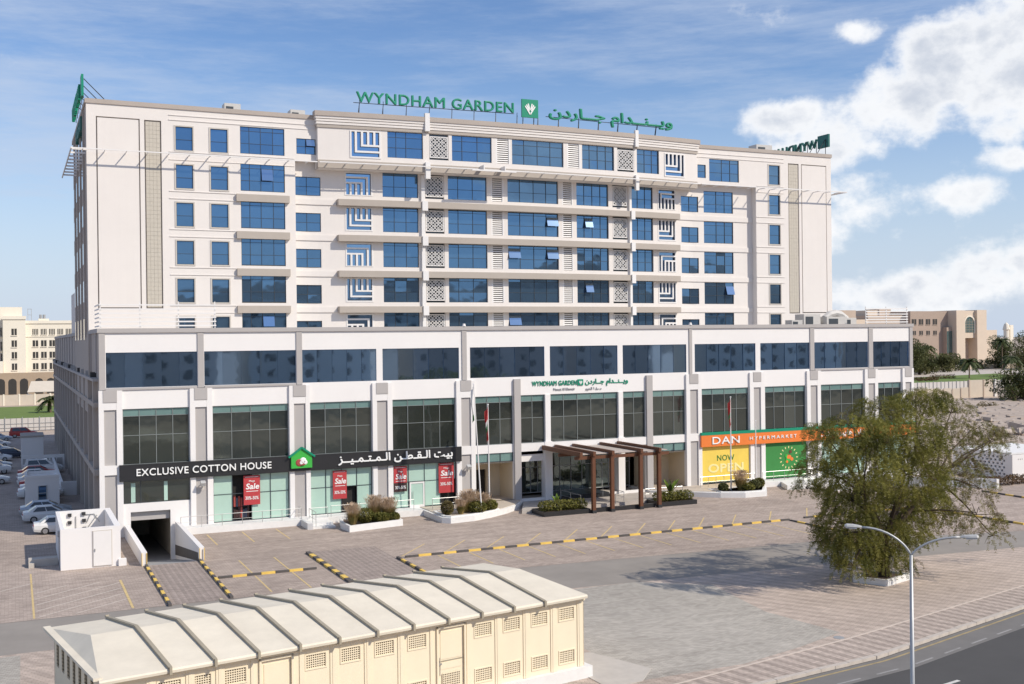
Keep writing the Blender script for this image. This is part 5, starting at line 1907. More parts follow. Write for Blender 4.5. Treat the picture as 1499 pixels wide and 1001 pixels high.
# end wall with its small louvres, built as a wall turned by a quarter
tmp = MB()
lv = [(.75 + 1.02 * i, 1.25 + 1.02 * i) for i in range(8)]
tmp.wall(.3, WB - .3, .55, 3.84, 0, [(a, b, 2.5, 3.45) for a, b in lv], .1)
tmp.v = [(.25 + y, WB - .0 - x, z) for (x, y, z) in tmp.v]
tmp.build('end_wall', 'substation_wall', sub, local=True)
for a, b in lv:
    o = MB().box(.3, .33, WB - b, WB - a, 2.5, 3.45).build('side_vent', 'brown_louvre', sub, local=True)
    for i in range(6):
        MB().obox((.28, WB - (a + b) / 2, 2.58 + i * .155), (.03, 0, -.03), (0, (b - a) / 2, 0), (.006, 0, .006)).build('slat', 'brown_louvre', o, local=True)
# pilaster strips between the bays, and sunk panel edges
for (a, b) in VENTU:
    for u in (b + .2,):
        w = .34 if not any(u - .1 < d0 < u + .5 for d0, d1 in DOORS) else .14
        if u + w > LB:
            w = LB - u
        MB().box(u, u + w, .262, .3, .56, 3.72).build('pilaster', 'substation_wall', sub, local=True)
        if w > .3:
            MB().box(u + .1, u + .24, .245, .262, .56, 3.72).build('pilaster_strip', 'substation_wall', sub, local=True)
for u in (.3, 7.95, 15.98):
    MB().box(u, u + .22, .262, .3, .56, 3.72).build('pilaster', 'substation_wall', sub, local=True)
MB().box(.2, LB + .02, .2, .3, 3.72, 3.84).build('string_course', 'substation_wall', sub, local=True)


def vent_grille(a, b, z0, z1):
    o = MB().box(a - .06, b + .06, .27, .3, z0 - .06, z0).box(a - .06, b + .06, .27, .3, z1, z1 + .06).box(a - .06, a, .27, .3, z0, z1).box(b, b + .06, .27, .3, z0, z1).build('vent', 'substation_wall', sub, local=True)
    MB().box(a, b, .42, .45, z0, z1).build('vent_back', 'vent_dark', o, local=True)
    q = MB()
    nx, nz = 9, 6
    for i in range(nx + 1):
        u = a + (b - a) * i / nx
        q.box(u - .017, u + .017, .31, .35, z0, z1)
    for j in range(nz + 1):
        z = z0 + (z1 - z0) * j / nz
        q.box(a, b, .305, .345, z - .017, z + .017)
    q.build('grille', 'substation_wall', o, local=True)


for a, b in VENTU:
    vent_grille(a, b, 2.92, 3.48)
    vent_grille(a, b, .86, 1.43)
for a, b in DOORS:
    d = MB().box(a + .03, b - .03, .33, .38, .64, 3.56).build('door', 'substation_wall', sub, local=True)
    MB().box(a + .16, b - .16, .31, .33, 2.2, 3.42).box(a + .16, b - .16, .31, .33, 1.75, 2.05).build('door_panel', 'substation_wall', d, local=True)
    MB().box(a - .06, a + .03, .22, .3, .56, 3.66).box(b - .03, b + .06, .22, .3, .56, 3.66).box(a - .06, b + .06, .22, .3, 3.58, 3.66).build('door_frame', 'substation_wall', sub, local=True)
    MB().box(a + .05, b - .05, .3, .33, 2.1, 2.14).build('rail', 'substation_rib', d, local=True)
    MB().tube([(a + .1, .27, 2.3), (a + .1, .27, 1.5)], .022, 6).box(a + .0, a + .2, .25, .3, 1.98, 2.05).build('lock_bar', 'steel', d, local=True)
    q = MB().box(a + .25, b - .25, .3, .32, .98, 1.56)
    o = q.build('door_vent', 'vent_dark', d, local=True)
    q = MB()
    for i in range(11):
        u = a + .25 + (b - a - .5) * i / 10
        q.box(u - .015, u + .015, .27, .3, .98, 1.56)
    for j in range(7):
        z = .98 + .58 * j / 6
        q.box(a + .25, b - .25, .265, .295, z - .015, z + .015)
    q.build('grille', 'substation_wall', o, local=True)
# roof of cast slabs hipped at both ends; a rib covers every joint
RZ0, RZ1, EH = 3.86, 4.6, .17
RIBS = [2.59 + 1.752 * i for i in range(11)]
edges = [0.0] + RIBS + [LB]
HI = .78


def roof_pt(u, v):
    zc = RZ0 + EH
    f = min(v / (WB / 2), (WB - v) / (WB / 2), 1)
    return (u, v, zc + (RZ1 - zc) * f)


for i in range(len(edges) - 1):
    a, b = edges[i], edges[i + 1]
    mb = MB()
    dz = R.uniform(-.012, .012)
    A = a if i else HI
    B = b if i < len(edges) - 2 else LB - HI
    top = [(a, -.0, RZ0 + EH + dz), (b, 0, RZ0 + EH + dz), (B, WB / 2, RZ1 + dz), (A, WB / 2, RZ1 + dz), (b, WB, RZ0 + EH + dz), (a, WB, RZ0 + EH + dz)]
    mb.poly([top[0], top[1], top[2], top[3]])
    mb.poly([top[3], top[2], top[4], top[5]])
    if i == 0:
        mb.poly([top[5], top[0], top[3]])
    if i == len(edges) - 2:
        mb.poly([top[1], top[4], top[2]])
    # slab edge: rounded lip, sides and underside
    mb.poly([(a, -.05, RZ0 + .1), (b, -.05, RZ0 + .1), top[1], top[0]])
    mb.poly([(a, -.03, RZ0), (b, -.03, RZ0), (b, -.05, RZ0 + .1), (a, -.05, RZ0 + .1)])
    mb.poly([(a, -.03, RZ0), (a, WB + .03, RZ0), (b, WB + .03, RZ0), (b, -.03, RZ0)])
    mb.poly([(a, WB + .03, RZ0), top[5], top[4], (b, WB + .03, RZ0)])
    mb.poly([(a, -.03, RZ0), (a, -.05, RZ0 + .1), top[0], top[5], (a, WB + .03, RZ0)])
    mb.poly([(b, -.03, RZ0), (b, WB + .03, RZ0), top[4], top[1], (b, -.05, RZ0 + .1)])
    mb.build('roof_slab', 'substation_roof', sub, local=True)
mb = MB()
for u in (-.02, ):
    mb.bar((u, .15, RZ0 + EH + .02), (u, WB - .1, RZ0 + EH + .02), .3, .12)
mb.build('verge', 'substation_roof', sub, local=True)
for u in RIBS:
    mb = MB()
    z = RZ0 + EH
    mb.bar((u, -.02, z + .03), (u, WB / 2, RZ1 + .05), .15, .12)
    mb.bar((u, WB / 2, RZ1 + .05), (u, WB + .1, z + .03), .15, .12)
    mb.bar((u, -.07, z + .08), (u, -.07, RZ0 - .04), .15, .1)
    mb.bar((u, WB + .08, z + .1), (u, WB + .22, z + .06), .15, .1)
    mb.build('roof_rib', 'substation_rib', sub, local=True)
    MB().bar((u - .05, .02, RZ0 - .02), (u - .05, .26, RZ0 - .1), .05).build('rib_hook', 'substation_rib', sub, local=True)

# ------------------------------------------------------------------ street lamp
t = thing('street_lamp', 'grey double-armed street lamp in the foreground', 'street lamp', (30.44, 30.95, -.13))
MB().tube([(0, 0, 0), (0, 0, .4), (0, 0, 8.3)], [.12, .1, .06], 12).build('pole', 'galvanised', t, local=True, smooth=True)
rv = Vector((_r3.x, _r3.y, 0)).normalized()
fv = Vector((-rv.y, rv.x, 0))
for sg, top, reach, tw in ((-1, 9.28, 1.75, .25), (1, 9.0, 1.75, -.2)):
    d = (rv * sg + fv * tw).normalized()
    pts = []
    for i in range(11):
        u = i / 10
        pts.append(d * (reach * (u ** 1.45)) + Vector((0, 0, 8.25 + (top - 8.25) * math.sin(u * math.pi / 2))))
    MB().tube(pts, .042, 9).build('arm', 'galvanised', t, local=True, smooth=True)
    e = pts[-1]
    tl = (pts[-1] - pts[-2]).normalized()
    side = d.cross(Vector((0, 0, 1))).normalized()
    up_ = side.cross(tl).normalized()
    if up_.z < 0:
        up_ = -up_
    mb = MB()
    secs = [(0.0, .05, .05), (.12, .09, .08), (.3, .12, .1), (.55, .13, .1), (.62, .1, .06)]
    rings = []
    for (s_, w, h) in secs:
        ring = []
        for k in range(8):
            th = 2 * math.pi * k / 8
            yy = math.sin(th)
            ring.append(e + tl * s_ + side * (w * math.cos(th)) + up_ * (h * (yy if yy > 0 else yy * .35)))
        rings.append(ring)
    for i in range(len(rings) - 1):
        for k in range(8):
            mb.poly([rings[i][k], rings[i][(k + 1) % 8], rings[i + 1][(k + 1) % 8], rings[i + 1][k]])
    mb.poly(rings[0][::-1])
    mb.poly(rings[-1])
    hd = mb.build('lamp_head', 'lamp_head', t, local=True)
    MB().obox(e + tl * .38 - up_ * .045, tl * .2, side * .09, up_ * .02).build('lens', 'lens', hd, local=True)

# ------------------------------------------------------------------ the big drooping tree
t = thing('drooping_tree', 'large olive green tree with drooping feathery branches in a white kerb box', 'tree', (52.4, 55.9, 0))
TR = random.Random(21)
CL = [(46.7, 54.2, 8.7, 1.4, 0), (47.2, 56.3, 7.4, 0.95, 0), (49.4, 55.1, 9.8, 1.85, 0), (53.3, 56.7, 10.8, 1.84, 0), (56.5, 56.9, 11.2, 1.6, 0), (52.0, 53.0, 9.4, 2.18, 0), (48.2, 52.6, 7.9, 2.12, 0), (51.0, 58.4, 5.7, 1.67, 0),
      (53.3, 54.3, 6.5, 2.46, 0), (56.4, 54.1, 9.5, 1.91, 1), (64.7, 59.5, 8.7, 1.72, 1), (62.8, 55.8, 8.6, 1.15, 1), (61.8, 58.4, 6.2, 2.26, 1), (61.2, 55.8, 5.2, 1.2, 1), (59.3, 57.0, 3.2, 1.53, 1), (58.5, 53.6, 3.8, 1.64, 1),
      (63.6, 56.9, 1.6, 1.08, 1), (49.4, 55.8, 3.5, 2.01, 0), (48.8, 56.3, 2.6, 1.16, 0), (52.5, 56.7, 2.7, 2.29, 0), (52.1, 55.1, 1.2, 1.44, 0), (51.5, 57.0, 1.4, 1.83, 0), (54.9, 56.5, 2.7, 1.67, 0), (55.6, 58.7, 4.4, 2.39, 0),
      (58.4, 57.5, 11.5, 1.24, 0), (62.1, 58.9, 10.6, 1.29, 1), (49.5, 55.3, 5.3, 1.77, 0), (58.1, 58.1, 4.1, 1.93, 0), (47.3, 55.6, 9.9, 0.88, 0), (48.8, 59.0, 5.8, 0.74, 0), (65.5, 58.7, 7.6, 0.7, 1), (50.5, 53.2, 9.0, 1.95, 0),
      (49.0, 54.8, 1.3, 0.97, 0), (68.0, 59.3, 8.6, 0.72, 1), (57.2, 55.6, 7.1, 1.86, 1)]
root = Vector((52.7, 56.0, 0.3))
trunk = MB()
fork = Vector((52.9, 56.2, 2.6))
trunk.tube([root - Vector((0, 0, .4)), root + Vector((.05, .05, .8)), fork], [.42, .34, .28], 9)
limbs = [Vector(p) for p in ((50.3, 55.2, 6.0), (53.2, 54.6, 7.2), (55.6, 56.2, 7.6), (58.4, 57.0, 6.4), (51.8, 57.4, 5.0), (55.8, 57.4, 4.2), (50.6, 55.0, 3.6))]
for l in limbs:
    m_ = (fork + l) / 2 + Vector((TR.uniform(-.5, .5), TR.uniform(-.5, .5), TR.uniform(.0, .6)))
    trunk.tube([fork, m_, l], [.2, .14, .09], 7)
for c in CL:
    c_ = Vector(c[:3])
    b = min(limbs + [fork], key=lambda q: (q - c_).length + (2.0 if q.z > c_.z + 1 else 0))
    m_ = (b + c_) / 2 + Vector((TR.uniform(-.3, .3), TR.uniform(-.3, .3), .45))
    trunk.tube([b, m_, c_ + Vector((0, 0, c[3] * .4))], [.085, .06, .03], 5)
    for k in range(4):
        d = Vector((TR.uniform(-1, 1), TR.uniform(-1, 1), TR.uniform(-.3, .8))) * c[3] * .8
        trunk.tube([c_ + Vector((0, 0, c[3] * .3)), c_ + d * .6 + Vector((0, 0, c[3] * .35)), c_ + d], [.03, .02, .01], 4)
trunk.build('trunk', 'bark', t)
green, dry = MB(), MB()


def frond(mb, p, out, length, rnd, leaf=.12):
    """a thin twig arching outwards and down, with narrow leaflets along it"""
    n = int(length / .075)
    d = Vector(out)
    q = Vector(p)
    for i in range(n):
        u = i / max(1, n - 1)
        d2 = (d * (1 - u * .75) + Vector((0, 0, -1)) * (.15 + u * 1.05)).normalized()
        q2 = q + d2 * .075
        side = d2.cross(Vector((rnd.uniform(-1, 1), rnd.uniform(-1, 1), rnd.uniform(-.3, .3)))).normalized()
        L_ = leaf * rnd.uniform(.6, 1.25)
        for sg in (-1, 1):
            a = q
            b = q + side * sg * L_ * .85 + d2 * L_ * .5
            w = d2 * .022
            mb.poly([a - w * .5, b - w, b + w * .8, a + w])
        q = q2


for (x, y, z, r, dryf) in CL:
    n = int(80 * r * r * (0.42 if dryf else 1.0))
    if z < 3.4 and dryf:
        n = int(n * .5)
    for _ in range(n):
        while True:
            d = Vector((TR.uniform(-1, 1), TR.uniform(-1, 1), TR.uniform(-1, 1)))
            if .1 < d.length < 1:
                break
        d = d.normalized() * d.length ** .6
        p = Vector((x + d.x * r * .95, y + d.y * r * 1.0, z + d.z * r * .62 + .45))
        if p.z < .35:
            continue
        o = Vector((d.x, d.y, TR.uniform(-.1, .6)))
        ln = min(TR.uniform(.5, 1.35), (p.z - .15))
        frond(dry if (dryf and TR.random() < .5) or TR.random() < .06 else green, p, o, ln, TR)
green.build('crown', 'prosopis_leaf', t, kind='stuff')
dry.build('crown', 'prosopis_dry', t, kind='stuff')
t = thing('manhole_cover', 'small dark round cover at the edge of the plaza paving', 'manhole', (40.6, 46.6, 0))
MB().tube([(40.6, 46.6, -.02), (40.6, 46.6, .014)], .3, 14).build('lid', 'grey_metal', t)
t = thing('tree_box', 'white kerb box round the foot of the drooping tree', 'planter', (52.5, 55.8, 0))
bx = [(51.69, 54.73), (54.45, 55.55), (53.4, 57.5), (50.65, 56.62)]
mb = MB()
for i in range(4):
    a, b = Vector((*bx[i], .2)), Vector((*bx[(i + 1) % 4], .2))
    MB().bar(a, b, .16, .44).build('kerb', 'kerb_white', t)
MB().poly([(p[0], p[1], .3) for p in bx]).build('soil', 'soil', t)


# ------------------------------------------------------------------ cars on the left yard
def car_proto(kind, paint_, name='parked_car'):
    c = thing(name, 'car', 'car')
    if kind == 'sedan':
        st_ = [(-2.32, .42, .74, .68), (-2.24, .3, .98, .80), (-1.7, .22, 1.04, .87), (-.8, .2, 1.0, .9), (.9, .2, .96, .9), (1.5, .22, .9, .88), (2.12, .28, .74, .8), (2.3, .4, .6, .62)]
        lo, hi, zt, wl, wh = (-1.85, 1.15), (-1.15, .25), 1.45, .80, .60
        wb_, wr = 1.36, .32
    else:
        st_ = [(-2.3, .5, 1.0, .74), (-2.25, .38, 1.12, .86), (-1.6, .3, 1.16, .92), (-.5, .28, 1.14, .93), (1.0, .28, 1.1, .93), (1.7, .3, 1.06, .9), (2.2, .38, .9, .84), (2.32, .5, .74, .7)]
        lo, hi, zt, wl, wh = (-2.22, 1.25), (-2.0, .45), 1.78, .85, .70
        wb_, wr = 1.4, .37
    mb = MB()
    rings = []
    for (x, zb, zz, w) in st_:
        h = zz - zb
        rings.append([(x, -w * .9, zb), (x, -w, zb + h * .3), (x, -w * .99, zb + h * .72), (x, -w * .85, zz), (x, w * .85, zz), (x, w * .99, zb + h * .72), (x, w, zb + h * .3), (x, w * .9, zb)])
    n = len(mb.v)
    for r in rings:
        mb.v += r
    for i in range(len(rings) - 1):
        for k in range(8):
            a = n + i * 8 + k
            b = n + i * 8 + (k + 1) % 8
            mb.f.append((a, b, b + 8, a + 8))
            mb.m.append(0)
    mb.f += [tuple(n + k for k in range(7, -1, -1)), tuple(n + (len(rings) - 1) * 8 + k for k in range(8))]
    mb.m += [0, 0]
    zl = (st_[3][2]) - .03
    q = [(lo[0], -wl, zl), (lo[1], -wl, zl), (lo[1], wl, zl), (lo[0], wl, zl), (hi[0], -wh, zt), (hi[1], -wh, zt), (hi[1], wh, zt), (hi[0], wh, zt)]
    n = len(mb.v)
    mb.v += q
    for f in ((0, 1, 5, 4), (1, 2, 6, 5), (2, 3, 7, 6), (3, 0, 4, 7), (4, 5, 6, 7)):
        mb.f.append(tuple(n + i for i in f))
        mb.m.append(0)
    mb.build('body', paint_, c, local=True)

    def pane(a, b, cc, d, u0, u1, v0, v1, name_='window'):
        a, b, cc, d = Vector(a), Vector(b), Vector(cc), Vector(d)
        nrm = (b - a).cross(d - a).normalized() * .012

        def at(u, v):
            return (a + (b - a) * u) * (1 - v) + (d + (cc - d) * u) * v + nrm
        m2 = MB()
        m2.poly([at(u0, v0), at(u1, v0), at(u1, v1), at(u0, v1)])
        p4 = [at(u0, v0) - nrm * .9, at(u1, v0) - nrm * .9, at(u1, v1) - nrm * .9, at(u0, v1) - nrm * .9]
        m2.poly(p4[::-1])
        m2.build(name_, 'car_glass', c, local=True)
    pane(q[0], q[1], q[5], q[4], .12, .52, .12, .9)
    pane(q[0], q[1], q[5], q[4], .55, .9, .12, .9)
    pane(q[2], q[3], q[7], q[6], .1, .45, .12, .9)
    pane(q[2], q[3], q[7], q[6], .48, .88, .12, .9)
    pane(q[1], q[2], q[6], q[5], .06, .94, .08, .93, 'windscreen')
    pane(q[3], q[0], q[4], q[7], .08, .92, .1, .9, 'rear_window')
    wh_m, rim_m = None, None
    for sx in (-1, 1):
        for sy in (-1, 1):
            w = MB().tube([(0, -.1, 0), (0, .1, 0)], wr, 14).build('wheel', 'tyre', c, local=True)
            w.location = (sx * wb_, sy * .8, wr)
            rim = MB().tube([(0, sy * .1, 0), (0, sy * .115, 0)], wr * .66, 10)
            for k in range(5):
                a = 2 * math.pi * k / 5
                rim.bar((0, sy * .12, 0), (wr * .6 * math.cos(a), sy * .12, wr * .6 * math.sin(a)), .05, .03)
            rim.build('rim', 'alloy', w, local=True)
    zt_ = st_[1][2]
    for sy in (-1, 1):
        MB().box(-2.31, -2.2, sy * .56 - .16, sy * .56 + .16, zt_ - .24, zt_ - .08).build('tail_light', 'tail_lamp', c, local=True)
        MB().obox((2.17, sy * .58, st_[6][2] - .08), (.1, sy * .03, 0), (0, .15, 0), (0, 0, .06)).build('headlight', 'head_lamp', c, local=True)
        MB().box(.75, .9, sy * .9 - .08, sy * .9 + .08, zl + .02, zl + .15).build('wing_mirror', paint_, c, local=True)
    MB().box(-2.36, -2.3, -.25, .25, .55, .66).build('number_plate', 'sign_white', c, local=True)
    return c


protos = {}


def car(label, x, y, kind, paint_, rz=0.0):
    k = (kind, paint_)
    if k not in protos:
        o = protos[k] = car_proto(kind, paint_)
    else:
        o = copy_tree(protos[k])
    o.location = (x, y, 0)
    o.rotation_euler = (0, 0, rz)
    o['label'] = label
    o['group'] = 'cars parked on the yard left of the hotel'


car('white sedan half hidden by the white enclosure, its tail in the sun', 3.75, 103.3, 'sedan', 'car_white')
car('silver white sedan just behind the sunlit white one', 2.95, 110.4, 'sedan', 'car_white', .02)
car('pale blue silver sedan parked against the grey utility block', 2.75, 114.0, 'sedan', 'car_silver', -.02)
for i, (y, p, lb) in enumerate(((128.0, 'car_white', 'white sedan whose tail shows first behind the utility block'), (131.6, 'car_white', 'white sedan second behind the utility block'), (135.4, 'car_red', 'red sedan between white cars behind the utility block'),
                                (139.2, 'car_white', 'white sedan beyond the red one behind the utility block'), (143.2, 'car_white', 'white sedan fifth behind the utility block'), (147.2, 'car_red', 'red sedan in front of the white off-roader'))):
    car(lb, 2.7 + R.uniform(-.1, .15), y, 'sedan', p, R.uniform(-.03, .03))
car('white off-roader seen over the roof of the utility block', 3.4, 152.0, 'suv', 'car_white')
for y, k, p, lb in ((142.9, 'sedan', 'car_white', 'white sedan nearest in the left row, nose towards the hotel'), (154.0, 'suv', 'car_white', 'white off-roader behind the nearest sedan of the left row'),
                    (160.0, 'sedan', 'car_silver', 'silver sedan in the left row beside the white off-roader'), (170.5, 'sedan', 'car_white', 'white sedan in the middle of the left row'),
                    (182.0, 'suv', 'car_silver', 'silver off-roader in the left row'), (194.0, 'sedan', 'car_white', 'white sedan near the far end of the left row'), (206.0, 'sedan', 'car_silver', 'silver sedan at the far end of the left row')):
    car(lb, -2.6 + R.uniform(-.2, .2), y, k, p, R.uniform(-.03, .03))
car('dark blue sedan standing out of the left row', -.3, 174.5, 'sedan', 'car_dark')
car('red sedan farthest away before the white fence', 1.6, 212.5, 'suv', 'car_red')

t = thing('utility_block', 'grey white utility block with a blue door between parked cars', 'hut', (2.6, 121.5, 0))
MB().box(1.02, 4.24, 121.6, 126.2, 0, 2.75).build('wall', 'white_plaster', t)
mb = MB()
for a, b, c, d in ((1.0, 4.26, 121.55, 121.8), (1.0, 4.26, 126.0, 126.25), (1.0, 1.25, 121.8, 126.0), (4.01, 4.26, 121.8, 126.0)):
    mb.box(a, b, c, d, 2.75, 3.02)
mb.build('parapet', 'white_plaster', t)
f = MB().box(2.26, 2.98, 121.54, 121.62, .45, 1.95).build('door', 'navy_glass', t)
MB().box(2.2, 2.26, 121.5, 121.62, .4, 2.0).box(2.98, 3.04, 121.5, 121.62, .4, 2.0).box(2.26, 2.98, 121.5, 121.62, 1.95, 2.0).box(2.26, 2.98, 121.5, 121.56, 1.2, 1.26).build('door_frame', 'steel', f)
MB().box(.92, 1.02, 122.2, 122.6, .9, 1.5).build('meter_box', 'grey_metal', t)
t = thing('stair_block', 'plain grey block with a flat roof beyond the parked cars', 'hut', (2.3, 160, 0))
MB().box(.93, 3.65, 160, 166, 0, 4.0).build('wall', 'white_plaster', t)
MB().box(.83, 3.75, 159.9, 166.1, 4.0, 4.2).build('roof', 'cap_stone', t)
t = thing('yard_wall', 'low ramp wall with panels in front of the plain grey block', 'wall', (3.5, 156, 0))
MB().box(.9, 6.1, 156.0, 156.3, 0, 1.9).build('wall_face', 'white_plaster', t)
for i in range(6):
    MB().box(1.1 + i * .82, 1.75 + i * .82, 155.95, 156.0, .3, 1.5).build('panel', 'grey_plaster', t)
t = thing('platform_wall', 'low white wall of the loading platform along the hotel flank', 'wall', (5, 140, 0))
MB().box(4.6, 4.85, 128, 156, 0, 1.5).box(4.85, 6.2, 128, 128.25, 0, 1.5).build('wall_face', 'white_plaster', t)

# ------------------------------------------------------------------ far left: fence, lawn, hotel with arches
struct('lawn_strip', MB().poly([(-60, 262, -.19), (120, 262, -.19), (120, 322, -.19), (-60, 322, -.19)]), 'lawn')
struct('back_road', MB().poly([(-80, 336, -.2), (140, 336, -.2), (140, 398, -.2), (-80, 398, -.2)]), 'asphalt_pale')
t = thing('mesh_fence', 'pale mesh fence with thin posts between the parked cars and the lawn', 'fence', (0, 230, -.2))
for i in range(14):
    x = -10.6 + i * 3.05
    MB().box(x + .03, x + 3.02, 230.05, 230.09, -.1, 2.3).build('panel', 'fence_sheet', t)
    MB().box(x - .06, x + .06, 229.9, 230.04, -.2, 2.55).box(x, x + 3.05, 229.95, 230.03, 1.25, 1.3).box(x, x + 3.05, 229.95, 230.03, .5, .54).box(x + 1.0, x + 1.04, 229.97, 230.03, -.1, 2.35).box(x + 2.0, x + 2.04, 229.97, 230.03, -.1, 2.35).build('post', 'grey_metal', t)
t = thing('panel_wall', 'cream panelled boundary wall behind the lawn', 'wall', (5, 328, -.2))
for i in range(16):
    x = -14 + i * 3.9
    MB().box(x + .2, x + 3.7, 328.1, 328.3, -.2, 2.7).build('panel', 'wall_panel', t)
    MB().box(x - .2, x + .2, 328.0, 328.35, -.2, 2.95).build('post', 'hotel_cream', t)
t = thing('canvas_awning', 'slanting cream canvas awning in front of the arcaded hotel', 'awning', (7, 334, 0))
MB().poly([(3.6, 330, 3.3), (16, 330, 3.3), (16, 336, 6.1), (4.7, 336, 6.1)]).poly([(3.6, 330, 3.2), (4.7, 336, 6.0), (16, 336, 6.0), (16, 330, 3.2)]).build('canvas', 'canvas', t)
for x in (3.8, 8, 12, 15.9):
    MB().box(x - .06, x + .06, 330, 330.12, -.2, 3.2).build('post', 'grey_metal', t)
for i, (x, y, p, lb) in enumerate(((-2.5, 362, 'car_dark', 'dark car in front of the arcaded hotel'), (1.0, 364, 'car_white', 'white car parked by the arcade of the far hotel'), (4.6, 366, 'car_silver', 'silver car next to the awning by the far hotel'))):
    k = ('sedan', p)
    if k not in protos:
        protos[k] = car_proto('sedan', p)
        o = protos[k]
    else:
        o = copy_tree(protos[k])
    o.location = (x, y, -.2)
    o.rotation_euler = (0, 0, 1.3)
    o['label'] = lb
    o['group'] = 'cars parked at the far hotel'

t = thing('arcaded_hotel', 'cream hotel with rows of dark windows above a stone arcade', 'hotel', (10, 402, 0))


def windows_on(parent, spots, y, w, h, arch=False, m='window_dark', frame='hotel_cream'):
    for (x, z) in spots:
        f = MB().box(x - w / 2, x + w / 2, y - .06, y + .1, z - h / 2, z + h / 2).build('window', m, parent)
        MB().box(x - .08, x + .08, y - .12, y - .06, z - h / 2, z + h / 2).box(x - w / 2 - .15, x + w / 2 + .15, y - .25, y - .06, z - h / 2 - .25, z - h / 2).build('frame', frame, f)


MB().box(4.0, 60, 402, 425, -.2, 24.3).build('wall', 'hotel_cream', t)
MB().box(3.8, 60.2, 401.7, 402, 23.5, 24.5).box(3.8, 60.2, 401.8, 402, 19.0, 19.3).build('cornice', 'hotel_cream', t)
MB().box(-2.8, 4.1, 400, 425, -.2, 25.7).build('wall', 'hotel_cream', t)
MB().box(-3.1, 4.3, 399.7, 400, 24.9, 26.0).build('cornice', 'hotel_cream', t)
MB().box(-30, 3.1, 404, 425, -.2, 29.1).build('wall', 'hotel_cream', t)
MB().box(-30, -2.85, 398.5, 404, -.2, 11).build('wall', 'hotel_cream', t)
MB().box(-30, 60, 397.6, 400, -.2, 7.1).build('arcade', 'hotel_stone', t)
windows_on(t, [(x, z) for x in (7.1, 9.7, 12.3, 14.9, 17.5, 20.1) for z in (16.8, 12.9, 9.1)], 402, 1.7, 2.1)
windows_on(t, [(x + d, 20.7) for x in (7.1, 9.7, 12.3, 14.9, 17.5) for d in (-.5, .5)], 402, .75, 2.0)
windows_on(t, [(.6, z) for z in (20.7, 16.8, 12.9, 9.1)], 400, 1.6, 2.2)
windows_on(t, [(-3.7, z) for z in (20.7, 16, 12)], 403.9, 1.0, 3.0)
for x in (-3.6, -.1, 3.4, 8.0, 11.6, 15.2):
    mb = MB()
    pts = [(x - 1.25, 0), (x + 1.25, 0), (x + 1.25, 4.2), (x + .9, 4.9), (x, 5.25), (x - .9, 4.9), (x - 1.25, 4.2)]
    mb.poly([(p[0], 397.55, p[1]) for p in pts])
    mb.v += [(p[0], 397.7, p[1]) for p in pts]
    mb.f.append(tuple(range(13, 6, -1)))
    mb.m.append(0)
    mb.build('archway', 'window_dark', t)
MB().bar((2.0, 410, 24), (2.0, 410, 29.5), .12).bar((4.9, 406, 24), (4.9, 406, 28.6), .15).bar((6.0, 406, 24), (6.0, 406, 28.6), .15).bar((4.9, 406, 28.5), (6.0, 406, 28.5), .15).bar((4.9, 406, 26.5), (6.0, 406, 26.5), .15).build('roof_frame', 'grey_metal', t)
MB().box(8.2, 11.5, 405, 408, 24.3, 25.2).build('roof_block', 'hotel_cream', t)
MB().tube([(8.9, 405.5, 25.2), (8.9, 405.5, 26.6)], .45, 8).tube([(10.0, 405.5, 25.2), (10.0, 405.5, 26.6)], .45, 8).build('tank', 'grey_metal', t)


def palm(label, x, y, z, h, r, n=26, group='date palms'):
    t = thing('date_palm', label, 'palm', (x, y, z), 0, group)
    MB().tube([(0, 0, -.3), (.05, 0, h * .5), (0, .05, h)], [.28, .22, .2], 8).build('trunk', 'palm_bark', t, local=True)
    mb = MB()
    for k in range(n):
        a = k * 2.4 + R.uniform(-.2, .2)
        lift = R.uniform(-.25, 1.2)
        d = Vector((math.cos(a), math.sin(a), 0))
        prev = None
        for i in range(9):
            u = i / 8
            p = Vector((0, 0, h)) + d * r * u * math.cos(lift * .8) + Vector((0, 0, r * (math.sin(lift) * u - .75 * u * u)))
            if prev is not None:
                tt = (p - prev).normalized()
                sd = tt.cross(Vector((0, 0, 1))).normalized()
                for sg in (-1, 1):
                    for f in (0, .5):
                        q = prev + (p - prev) * f
                        e = q + sd * sg * r * .26 * (1 - .5 * u) + tt * r * .1 - Vector((0, 0, r * .07))
                        w = tt * r * .05
                        mb.poly([q - w, e, q + w * 2])
            prev = p
    mb.build('crown', 'palm_leaf', t, local=True, kind='stuff')
    return t


def tree(label, x, y, z, h, r, leaf='dark_leaf', n=5200, size=.42, lobes=16, group='trees in front of the brown buildings', squash=1.0):
    t = thing('leafy_tree', label, 'tree', (x, y, z), 0, group)
    rr = random.Random(int(x * 13 + y * 7))
    tk = MB().tube([(0, 0, -.3), (.1, 0, h * .3), (0, .1, h * .55)], [r * .09, r * .07, r * .04], 7)
    mb = MB()
    for k in range(lobes):
        a = rr.uniform(0, 6.28)
        q = rr.uniform(.15, .72) * r
        c = (q * math.cos(a), q * math.sin(a), h * (.14 + .66 * (k + rr.random()) / lobes))
        rad_ = r * rr.uniform(.32, .55)
        if c[2] + rad_ * .8 > h:
            c = (c[0], c[1], h - rad_ * .8)
        leaf_clump(mb, c, rad_, rad_, rad_ * .8 * squash, n // lobes, size, rr, .9)
        tk.bar((0, 0, h * .3), c, r * .03)
    tk.build('trunk', 'bark', t, local=True)
    mb.build('crown', leaf, t, local=True, kind='stuff')
    return t


palm('date palm half hidden by the left flank of the hotel', 8.3, 290, -.2, 3.2, 3.6, group='date palms')

